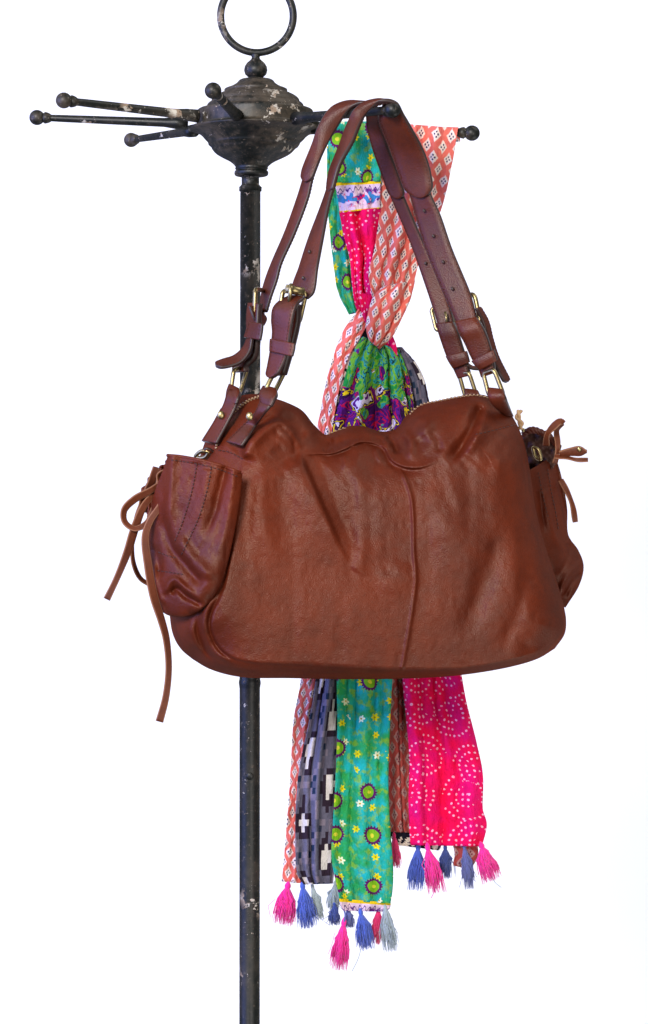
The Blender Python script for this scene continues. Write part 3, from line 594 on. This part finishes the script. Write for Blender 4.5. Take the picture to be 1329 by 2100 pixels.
stitches([(447, 923), (470, 927), (500, 942)], .001, bag, fy=lambda p: body_Y(p)-.001)

# ---- left side pocket
def pk_Y(g):
    w = np.clip((g[:, 0]-292)/200, 0, 1.2); base = -.172-.092*np.sqrt(np.clip(1-(1-np.clip(w, 0, 1))**2, 0, 1))
    dR = polydist(g, cat(PR, 60))[0]; dB = polydist(g, cat(PB, 60))[0]
    bl = prof(dB, 55)
    return np.minimum(-.006+base*(.965+.035*bl), body_Y(g, False)-.004-.012*prof(dR, 34)*prof(dB, 24))+.003*(1-prof(dR, 20))-.006*prof(dR, 60)*bl-.0016*noise2(g[:, 0]/17, g[:, 1]/30)-.0010*noise2(g[:, 0]/8+4, g[:, 1]/12)
PT = [(344, 934), (368, 936), (402, 942), (450, 954), (497, 971)]
PR = [(497, 971), (494, 1010), (485, 1070), (474, 1125), (464, 1165), (450, 1205), (434, 1232)]
PB = [(326, 1250), (345, 1262), (372, 1266), (404, 1256), (434, 1232)]
PL = [(344, 934), (334, 965), (320, 1000), (307, 1050), (301, 1100), (298, 1150), (303, 1200), (326, 1250)]
PF = [('R', [(352, 938), (349, 990), (347, 1060), (360, 1110)], .0070, 10, 12, .0, .4),
      ('R', [(330, 1050), (340, 1085), (352, 1122), (388, 1168), (420, 1205)], -.0075, 12, 9, .2, .15),
      ('R', [(360, 1092), (384, 1135), (425, 1175), (452, 1185)], .0065, 14, 14, .2, .3),
      ('R', [(463, 958), (452, 1000), (440, 1050), (415, 1110)], -.0065, 10, 8, .0, .35),
      ('R', [(480, 966), (474, 1020), (462, 1090), (448, 1150)], .0038, 9, 11, .0, .3),
      ('R', [(400, 945), (392, 1010), (372, 1090)], -.0018, 14, 14, .05, .3),
      ('R', [(425, 960), (415, 1020), (398, 1080)], .0018, 12, 12, .05, .3),
      ('R', [(338, 1222), (346, 1196), (358, 1188), (380, 1206), (408, 1228)], .0060, 8, 7, .15, .3),
      ('R', [(350, 1222), (362, 1208), (384, 1224), (420, 1244)], -.0070, 7, 6, .15, .2),
      ('R', [(312, 1110), (325, 1150), (330, 1190)], -.0060, 8, 8, .3, .3),
      ('R', [(310, 1150), (318, 1195), (336, 1245)], .0050, 8, 8, .2, .2)]
pocket = patch('side_pocket', PT, PR, PB, PL, 170, 190, pk_Y, M_BODY, bag, .003, PF)
pkf = lambda p: pk_Y(np.asarray(p))-feat(np.asarray(p), PF)
for pl in ([(404, 950), (395, 1000), (378, 1060), (358, 1112)], [(434, 958), (426, 1000), (408, 1060), (372, 1138)]):
    stitches(pl, .0006, pocket, fy=pkf, mat=M_THREAD, r=.00055)
stitches([(350, 943), (400, 950), (448, 962), (492, 979)], .0006, pocket, fy=pkf, r=.00045)
stitches([(324, 1132), (345, 1140), (362, 1144)], .0006, pocket, fy=pkf, r=.00045)
stitches([(322, 1170), (350, 1174), (376, 1178)], .0006, pocket, fy=pkf, r=.00045)
# rolled rim
rim = [(344, 934), (368, 936), (402, 942), (450, 954), (492, 969)]
rp = cat(rim, 50); MB().tube(P(rp[:, 0], rp[:, 1], pkf(rp)+.0012), 3.2*U, 10).build('pocket_rim', M_BODY, pocket)
# gathered back of the pocket
patch('pocket_gather', [(330, 958), (338, 952), (350, 940)], [(350, 940), (356, 1000), (350, 1080), (345, 1150)], [(303, 1180), (320, 1172), (345, 1150)], [(330, 958), (304, 985), (288, 1028), (303, 1060), (299, 1120), (303, 1180)], 50, 80,
      lambda g: -.158-.0003*(g[:, 0]-290)-.003*np.sin(g[:, 0]*.5)-.004*noise2(g[:, 0]/9, g[:, 1]/30), M_BODY, bag, .003)
ring('pocket_ring', [(398, 938, -.205), (412, 924, -.212), (430, 926, -.214), (420, 940, -.210)], 4*U, rc=.4)
ribbon('ring_loop', [(412, 926, -.212), (424, 918, -.216), (436, 925, -.214), (434, 950, -.206)], [(420, 934, -.208), (428, 928, -.212), (440, 932, -.210), (444, 952, -.204)], 16, ST, bag, .003)
# left ties
def tie(path, w_, n=60, name='tie_cord', tw=0, parent=None, thick=.0013, tip=False):
    c = cat(path, n, by=2); t = np.gradient(c[:, :2], axis=0); t /= np.linalg.norm(t, axis=1)[:, None]+1e-9; nrm = np.stack([-t[:, 1], t[:, 0]], 1)
    s = np.linspace(0, 1, n); wv_ = (w_*1.18/2)*(1+.14*np.sin(s*9+path[0][0])); tilt = .0016+.0012*np.sin(s*7+path[0][1]+tw)
    L = [(c[i, 0]+nrm[i, 0]*wv_[i], c[i, 1]+nrm[i, 1]*wv_[i], c[i, 2]-tilt[i]) for i in range(n)]
    R = [(c[i, 0]-nrm[i, 0]*wv_[i], c[i, 1]-nrm[i, 1]*wv_[i], c[i, 2]+tilt[i]) for i in range(n)]
    return ribbon(name, L, R, n, [M_TIE, M_CUT], parent or bag, thick)
tie([(330, 972, -.212), (322, 1005, -.218), (296, 1036, -.226), (276, 1085, -.228), (262, 1130, -.226), (240, 1185, -.222), (219, 1229, -.220)], 13)
tie([(338, 985, -.214), (312, 1004, -.224), (276, 1024, -.230), (255, 1046, -.232), (256, 1070, -.232), (276, 1084, -.232), (302, 1072, -.228), (318, 1040, -.222)], 11, 70)
tie([(337, 984, -.216), (332, 1030, -.232), (308, 1068, -.236), (298, 1100, -.238), (304, 1160, -.238), (316, 1225, -.240), (332, 1275, -.240), (341, 1310, -.238), (346, 1370, -.236), (340, 1430, -.234), (327, 1480, -.232)], 13, 90)
tie([(296, 1020, -.205), (280, 1060, -.200), (272, 1110, -.196), (274, 1155, -.190), (288, 1186, -.184), (308, 1200, -.180)], 7, 50)
tie([(292, 1018, -.222), (286, 1050, -.224), (276, 1076, -.226)], 9, 20)
tie([(352, 972, -.224), (336, 968, -.232), (325, 975, -.232), (330, 992, -.230), (346, 998, -.222)], 8, 30, 'tie_knot')
tie([(320, 958, -.205), (312, 985, -.210), (300, 1010, -.212), (294, 1050, -.200)], 12, 30, tw=2)

# ---- right side pocket
def rp_Y(g):
    c = cat(RL, 60); d = polydist(g, c)[0]; t = np.clip(d/78, 0, 1)
    return -.103+.062*t**1.5-.012*np.sin(t*math.pi)-.0018*noise2(g[:, 0]/14, g[:, 1]/24)
RL = [(1066, 974), (1080, 1040), (1098, 1110), (1124, 1180), (1142, 1236)]
patch('side_pocket', [(1066, 974), (1090, 962), (1112, 948), (1138, 931)], [(1138, 931), (1151, 975), (1163, 1040), (1166, 1098), (1186, 1128), (1197, 1160), (1189, 1198), (1160, 1246)], [(1142, 1236), (1150, 1244), (1160, 1246)], RL, 60, 130, rp_Y, M_BODY, bag, .003,
      [('R', [(1118, 1000), (1128, 1060), (1140, 1100), (1160, 1140)], .004, 7, 9, .1, .3), ('R', [(1105, 1000), (1112, 1060), (1122, 1100)], -.005, 6, 6, .1, .3),
       ('R', [(1197, 1150), (1180, 1165), (1160, 1190), (1145, 1220)], .006, 7, 8, .1, .2), ('R', [(1192, 1172), (1172, 1195), (1155, 1228)], -.006, 6, 6, .1, .2), ('R', [(1170, 1112), (1160, 1150), (1142, 1190)], -.005, 8, 7, .1, .2)])
rpf = lambda p: rp_Y(np.asarray(p))-.002
for dx in (0, 12):
    stitches([(1104+dx*1.6, 968-dx*.6), (1112+dx*1.6, 1010), (1122+dx*1.5, 1052), (1134+dx, 1090)], .0006, bag, fy=rpf, r=.00045)
patch('pocket_back', [(1070, 893), (1090, 878), (1115, 884), (1146, 908)], [(1146, 908), (1150, 920), (1144, 936), (1136, 955)], [(1085, 985), (1100, 975), (1120, 965), (1136, 955)], [(1070, 893), (1076, 920), (1082, 950), (1085, 985)], 40, 40,
      lambda g: -.062-.004*np.sin(g[:, 0]*.22)*np.cos(g[:, 1]*.2)-.003*noise2(g[:, 0]/8, g[:, 1]/8), M_DARK, bag, .003)
k = MB(); c = cat([(1072, 890, -.075), (1090, 882, -.078), (1112, 888, -.078), (1132, 902, -.076), (1147, 918, -.072)], 60)
for ph in (0, 2.1, 4.2):
    t = np.linspace(0, 22, 60); q = P(c[:, 0], c[:, 1], c[:, 2]); q = q+np.stack([0*t, .0018*np.cos(t+ph), .0018*np.sin(t+ph)], 1); k.tube(q, .0020, 7)
k.build('braided_cord', M_STRAP, bag)
ring('pocket_ring', [(1092, 916, -.088), (1106, 922, -.092), (1110, 944, -.092), (1098, 938, -.088)], 3.6*U, rc=.35)
MB().ball(P(1073, 882, -.095), 4*U, 12).build('brass_stud', M_BRASS, bag)
tie([(1120, 914, -.080), (1122, 892, -.095), (1136, 874, -.100), (1150, 864, -.100), (1156, 868, -.098)], 11, 30)
tie([(1154, 868, -.096), (1142, 882, -.090), (1144, 910, -.086), (1142, 935, -.084), (1138, 950, -.078)], 9, 36)
tie([(1138, 936, -.090), (1160, 938, -.092), (1184, 943, -.094), (1206, 943, -.094)], 7, 24)
ribbon('tie_tip', [(1146, 925, -.093), (1170, 918, -.095), (1190, 915, -.096), (1204, 924, -.096)], [(1150, 936, -.090), (1172, 935, -.092), (1192, 935, -.093), (1204, 928, -.094)], 20, [M_TIE, M_CUT], bag, .003, .2)
rivet(1188, 921, -.0975, bag, 5)
tie([(1150, 984, -.052), (1164, 1010, -.054), (1174, 1036, -.056), (1180, 1071, -.056)], 9, 30)
k = MB()
for ph in (0, math.pi):
    t = np.linspace(0, 9, 26); c = cat([(1066, 842, -.10), (1062, 856, -.10), (1068, 868, -.10), (1066, 880, -.10)], 26); q = P(c[:, 0], c[:, 1], c[:, 2]); k.tube(q+np.stack([.0016*np.cos(t+ph), .0016*np.sin(t+ph), 0*t], 1), .0017, 7)
k.build('twine', M_TWINE, bag)
fin(bag)

# ================================================================== SCARF
scarf = root('patchwork_scarf', tuple(P(800, 1000, -.01)), 'knotted multicoloured patchwork scarf with tassels hanging behind the brown handbag', 'scarf')
def sheet(name, left, right, mat, uvw, nx=44, folds=(), amp=.004, nf=3, seed=0, thick=.0012, v0=0, u0=0, bulge=0, vs=1.0, edgewob=0):
    Ln = max(np.linalg.norm(np.diff(np.asarray(left)[:, :2], axis=0), axis=1).sum(), np.linalg.norm(np.diff(np.asarray(right)[:, :2], axis=0), axis=1).sum())
    ny = int(max(24, Ln/5)); L = cat(left, ny); R = cat(right, ny); s = np.linspace(0, 1, nx); r_ = np.random.default_rng(seed)
    c = L[:, None]*(1-s[None, :, None])+R[:, None]*s[None, :, None]
    v = np.concatenate([[0], np.cumsum(np.linalg.norm(np.diff((L+R)[:, :2]/2, axis=0), axis=1))])
    disp = np.zeros((ny, nx))
    for q in range(nf):
        cen = r_.uniform(.1, .9); drift = r_.uniform(-.12, .12); wd = r_.uniform(.035, .12); a = r_.uniform(.5, 1)*(1 if q % 2 else -1)
        ce = cen+drift*np.sin(v/Ln*3+q)[:, None]
        disp += amp*a*np.exp(-((s[None, :]-ce)/wd)**2)
    for (ce0, ce1, wd, a) in folds:
        ce = (ce0+(ce1-ce0)*v/Ln)[:, None]; disp += a*np.exp(-((s[None, :]-ce)/wd)**2)
    disp += bulge*(np.sqrt(np.clip(1-(2*s-1)**2, 0, 1)))[None, :]
    disp += .0050*noise2(s[None, :]*5+seed, v[:, None]/70)+.0026*noise2(s[None, :]*9+seed+v[:, None]/60, v[:, None]/22)+.0009*noise2(s[None, :]*17+seed, v[:, None]/9)
    c[:, :, 2] -= disp
    if edgewob: c[:, :, 0] += edgewob*noise2(v[:, None]/18+seed, s[None, :]*2)
    p = c.reshape(-1, 3); vv = P(p[:, 0], p[:, 1], p[:, 2])
    uv = np.stack(np.broadcast_arrays(u0+s[None, :]*uvw, v0+v[:, None]*vs), -1).reshape(-1, 2)
    o = mesh(name, vv, gridfaces(nx, ny), mat, scarf, uv=uv)
    m = o.modifiers.new('thickness', 'SOLIDIFY'); m.thickness = thick; m.offset = 0
    return o
# green panel over the arm, then border band, then pink
sheet('green_panel', [(672, 285, -.012), (671, 262, -.022), (674, 250, -.036), (671, 275, -.046), (676, 320, -.046), (686, 376, -.046)], [(792, 285, -.012), (786, 262, -.022), (786, 250, -.036), (788, 275, -.048), (784, 320, -.050), (780, 372, -.050)], M_GREEN, 130, amp=.003, nf=4, seed=3, u0=60, v0=20)
sheet('border_band', [(686, 375, -.046), (692, 402, -.046), (697, 436, -.044)], [(781, 371, -.050), (780, 398, -.050), (778, 428, -.048)], M_BORDER, 100, amp=.003, nf=4, seed=5)
sheet('pink_panel', [(696, 434, -.044), (704, 480, -.040), (717, 530, -.034), (722, 580, -.030), (730, 630, -.028), (752, 664, -.024)], [(780, 426, -.048), (782, 450, -.044), (778, 520, -.040), (768, 570, -.036), (780, 620, -.034), (790, 650, -.030)], M_PINK, 90, amp=.005, nf=4, seed=8, folds=[(.42, .5, .07, -.006), (.62, .7, .1, .005)])
sheet('green_panel', [(671, 300, -.030), (671, 380, -.026), (675, 460, -.022), (684, 540, -.018), (694, 600, -.016), (716, 645, -.012)], [(706, 300, -.030), (712, 380, -.028), (716, 460, -.026), (724, 540, -.022), (730, 600, -.018), (738, 640, -.014)], M_GREEN, 60, amp=.004, nf=2, seed=9, u0=300, v0=200)
# coral panel: flared triangle on the right, gathering into the knot
sheet('coral_panel', [(790, 288, -.010), (786, 262, -.020), (786, 250, -.034), (784, 290, -.040), (779, 370, -.044), (778, 440, -.046), (766, 520, -.048), (756, 560, -.048), (762, 600, -.048), (768, 640, -.044)],
      [(944, 290, -.010), (942, 270, -.022), (940, 262, -.036), (932, 310, -.042), (908, 420, -.044), (880, 490, -.044), (856, 550, -.042), (848, 590, -.042), (838, 620, -.040), (822, 650, -.038)], M_CORAL, 150, 70, folds=[(.25, .3, .05, -.006), (.42, .45, .06, .007), (.55, .58, .05, -.006), (.72, .75, .05, .005)], amp=.003, nf=3, seed=11)
# knot
sheet('coral_knot', [(786, 588, -.052), (768, 606, -.058), (756, 640, -.060), (752, 676, -.058), (758, 698, -.052)], [(848, 575, -.038), (842, 610, -.044), (822, 655, -.046), (804, 690, -.044), (778, 716, -.040)], M_CORAL, 92, 50, folds=[(.3, .35, .07, -.005), (.55, .5, .08, .006), (.8, .75, .06, -.005)], amp=.003, seed=13, bulge=.010, u0=13)
sheet('pink_panel', [(736, 600, -.046), (742, 640, -.052), (750, 662, -.050)], [(790, 610, -.046), (786, 626, -.050), (762, 660, -.048)], M_PINK, 60, 24, amp=.003, seed=14, u0=30)
sheet('pink_panel', [(776, 716, -.030), (785, 740, -.034), (797, 770, -.036)], [(806, 690, -.034), (814, 715, -.034), (808, 775, -.034)], M_PINK, 40, 24, amp=.002, seed=15, u0=50)
# below the knot, above the bag
sheet('coral_strip', [(736, 634, -.028), (708, 672, -.026), (688, 718, -.024), (668, 790, -.022), (658, 840, -.022), (646, 905, -.022)], [(756, 662, -.034), (740, 690, -.034), (716, 730, -.032), (698, 790, -.030), (688, 840, -.028), (678, 905, -.028)], M_CORAL, 48, 30, amp=.003, nf=2, seed=16)
sheet('black_cream_strip', [(748, 662, -.026), (716, 730, -.024), (694, 790, -.022), (682, 840, -.022), (664, 910, -.022)], [(770, 700, -.030), (742, 740, -.030), (720, 800, -.028), (706, 850, -.028), (700, 910, -.028)], M_BW, 40, 24, amp=.003, nf=2, seed=17)
sheet('floral_panel', [(744, 690, -.032), (722, 730, -.032), (704, 790, -.032), (690, 850, -.030), (676, 910, -.028)], [(800, 712, -.038), (818, 740, -.036), (826, 790, -.036), (840, 850, -.034), (850, 910, -.032)], M_FLORAL, 150, 70, folds=[(.2, .12, .05, -.006), (.35, .3, .07, .006), (.55, .52, .04, -.005), (.78, .74, .03, -.010), (.88, .86, .05, .005)], amp=.004, nf=4, seed=18, bulge=.006)
sheet('floral_panel', [(800, 722, -.030), (812, 760, -.030), (820, 800, -.030), (824, 860, -.030)], [(818, 716, -.024), (834, 760, -.024), (844, 800, -.024), (850, 850, -.024)], M_FLORAL, 60, 24, amp=.003, seed=19, u0=200, v0=40)
sheet('grey_ikat_strip', [(812, 712, -.022), (826, 750, -.022), (836, 800, -.022), (838, 850, -.022)], [(824, 712, -.014), (852, 744, -.014), (870, 780, -.014), (882, 834, -.014)], M_IKAT, 60, 24, amp=.004, nf=3, seed=20, u0=400)
k = MB(); 
# hidden run behind the bag, then the tails below
def tail(name, xl0, xr0, L, R, mat, uvw, **kw):
    sheet(name, [(xl0, 890, -.020)]+L, [(xr0, 890, -.020)]+R, mat, uvw, **kw)
tail('coral_strip', 664, 700, [(628, 1300, -.012), (618, 1392, -.018), (602, 1480, -.020), (595, 1600, -.022), (586, 1720, -.022), (578, 1808, -.022)], [(676, 1300, -.014), (658, 1392, -.018), (644, 1480, -.020), (632, 1600, -.022), (632, 1720, -.022), (626, 1812, -.022)], M_CORAL, 66, amp=.006, nf=3, seed=21, vs=1.12)
tail('ikat_panel', 690, 730, [(652, 1300, -.026), (648, 1392, -.034), (634, 1480, -.037), (612, 1590, -.040), (606, 1700, -.040), (610, 1790, -.040), (622, 1814, -.040)], [(706, 1300, -.026), (700, 1392, -.036), (694, 1480, -.038), (690, 1600, -.040), (688, 1720, -.040), (684, 1790, -.040), (682, 1812, -.038)], M_IKAT, 84, amp=.007, nf=5, seed=22, folds=[(.96, .96, .05, -.004), (.4, .55, .06, .003)])
tail('green_panel', 720, 790, [(700, 1300, -.034), (691, 1392, -.044), (692, 1480, -.046), (688, 1600, -.048), (682, 1700, -.048), (680, 1760, -.050), (692, 1820, -.050), (697, 1846, -.050)], [(804, 1300, -.034), (804, 1392, -.042), (800, 1480, -.044), (796, 1600, -.044), (800, 1700, -.044), (806, 1790, -.046), (804, 1830, -.046), (800, 1853, -.046)], M_GREEN, 120, amp=.007, nf=7, seed=24, folds=[(.35, .3, .05, -.004), (.7, .78, .06, .004)])
sheet('border_band', [(696, 1843, -.050), (698, 1856, -.049), (704, 1868, -.048)], [(801, 1851, -.046), (800, 1861, -.046), (790, 1869, -.044)], M_BORDER, 110, amp=.002, seed=25, nx=30)
tail('coral_shaded', 800, 830, [(792, 1300, -.024), (790, 1392, -.026), (792, 1500, -.028), (796, 1600, -.028), (800, 1706, -.028)], [(850, 1300, -.024), (850, 1392, -.026), (850, 1500, -.028), (852, 1600, -.028), (856, 1708, -.028)], M_CORAL_SHADED, 80, amp=.006, nf=4, seed=26)  # strip shaded by the pink panel; the shade is in its print colour
sheet('black_cream_strip', [(800, 1700, -.022), (802, 1716, -.022), (808, 1726, -.022), (820, 1734, -.022)], [(905, 1700, -.022), (905, 1720, -.022), (904, 1738, -.022), (900, 1744, -.022)], M_BW, 90, amp=.002, seed=27, nx=30)
tail('pink_panel', 830, 880, [(828, 1300, -.032), (826, 1392, -.040), (834, 1480, -.042), (840, 1560, -.044), (838, 1640, -.044), (840, 1700, -.044), (842, 1733, -.044)], [(930, 1300, -.032), (946, 1385, -.038), (956, 1440, -.040), (976, 1520, -.042), (990, 1590, -.042), (990, 1660, -.042), (998, 1690, -.042), (988, 1736, -.042)], M_PINK, 150, nx=60, amp=.009, nf=9, seed=28, folds=[(.6, .7, .08, -.005), (.3, .25, .06, .004)])
sheet('coral_flap', [(928, 1726, -.034), (932, 1750, -.034), (930, 1775, -.034)], [(978, 1728, -.034), (980, 1752, -.034), (966, 1784, -.034)], M_CORAL_SHADED, 46, amp=.002, seed=29, nx=20)
def tassel(t, bpt, wd, mat, Y, label, seed):
    r_ = np.random.default_rng(seed); k = MB(); t = np.array(t, float); bp = np.array(bpt, float); ax = bp-t; ln = np.linalg.norm(ax); ax /= ln; nr = np.array([-ax[1], ax[0]])
    c = lambda s, off, dy: P(*(t+ax*s*ln+nr*off), Y-dy)
    hw = max(3.6, wd*.13)
    k.tube([c(-.06, 0, 0), c(.0, 0, 0), c(.05, 0, 0), c(.10, 0, 0), c(.15, 0, 0), c(.19, 0, 0), c(.22, 0, 0)], np.array([.25, .8, 1.05, 1.0, .72, .78, .9])*hw*U, 12)
    for q in range(3): s = .135+q*.018; k.tube([c(s, -hw*.75, .001), c(s, 0, hw*U*.95), c(s, hw*.75, .001)], 1.1*U, 6)
    n = int(90+wd*3.4); bend = r_.normal(0, 1.8); fl = r_.uniform(.55, 1.25)
    for i in range(n):
        a = r_.uniform(0, 2*math.pi); rr = r_.uniform(0, 1)**.6; o0 = hw*.85*math.cos(a)*rr; d0 = hw*.85*math.sin(a)*rr*U
        o1 = wd*.46*math.cos(a)*rr*r_.uniform(.8, 1.15); d1 = wd*.36*math.sin(a)*rr*U; e = r_.uniform(.62, 1.10); b1 = r_.normal(0, 2.7, 4)+bend*np.array([.3, .9, 1.3, 1.0])
        ss = [.14, .26, .42, .62, .82, e]; w1 = [0, .36*fl**.4, .68*fl**.3, .88, .97, 1+.09*r_.normal()]
        k.tube([c(s, o0+(o1-o0)*w_+(b1[min(j, 3)]*.9 if j > 1 else 0), d0+(d1-d0)*w_) for j, (s, w_) in enumerate(zip(ss, w1))], np.array([1.0, .95, .85, .75, .62, .35])*U, 4)
    for i in range(3):
        s0 = r_.uniform(.3, .6); o0 = wd*.3*r_.normal(); k.tube([c(s0, o0, wd*.3*U), c(s0+.2, o0*1.3+r_.normal()*4, wd*.4*U), c(s0+.35+.2*r_.random(), o0*1.4+r_.normal()*7, wd*.3*U)], .5*U, 4)
    o = k.build('tassel', mat, scarf); o['label'] = label
TS = [((591, 1812), (578, 1890), 48, Y_PINK, -.036, 'pink tassel'), ((640, 1814), (655, 1882), 16, Y_GREY, -.030, 'grey tassel'), ((620, 1812), (631, 1897), 40, Y_BLUE, -.038, 'blue tassel'),
      ((688, 1808), (683, 1864), 26, Y_GREY, -.036, 'grey tassel'), ((686, 1852), (690, 1894), 24, Y_NAVY, -.040, 'navy blue tassel'), ((714, 1862), (716, 1900), 17, Y_SLATE, -.042, 'slate blue tassel'),
      ((706, 1886), (694, 1981), 40, Y_PINK, -.048, 'pink tassel'), ((739, 1866), (750, 1942), 36, Y_BLUE, -.046, 'blue tassel'), ((777, 1858), (770, 1930), 24, Y_ROSE, -.040, 'deep rose tassel'), ((788, 1852), (803, 1944), 32, Y_GREY, -.046, 'grey tassel'),
      ((808, 1710), (813, 1775), 19, Y_ROSE, -.030, 'deep rose tassel'), ((858, 1732), (852, 1819), 38, Y_BLUE, -.034, 'blue tassel'), ((876, 1732), (892, 1825), 40, Y_PINK, -.046, 'pink tassel'),
      ((913, 1734), (915, 1797), 30, Y_NAVY, -.032, 'navy blue tassel'), ((952, 1730), (960, 1816), 27, Y_SLATE, -.040, 'slate blue tassel'), ((986, 1730), (1010, 1800), 44, Y_PINK, -.044, 'pink tassel')]
for i, a in enumerate(TS): tassel(*a[:2], a[2], a[3], a[4], a[5], 40+i)
for pts_, mt in (([(741, 1942, -.046), (735, 1965, -.046), (722, 1992, -.046)], Y_GREY), ([(1008, 1798, -.044), (1016, 1810, -.044), (1028, 1820, -.044)], Y_GREY), ([(893, 1820, -.046), (889, 1832, -.046), (884, 1842, -.046)], Y_PINK)):
    c = cat(pts_, 16); MB().tube(P(c[:, 0], c[:, 1], c[:, 2]), .8*U, 5).build('loose_thread', mt, scarf)
# fringe cord the first tassels of the tip hang from
c = cat([(706, 1866, -.046), (708, 1878, -.050), (706, 1890, -.050)], 10); MB().tube(P(c[:, 0], c[:, 1], c[:, 2]), 2*U, 6).build('tassel_cord', Y_SLATE, scarf)
fin(scarf)
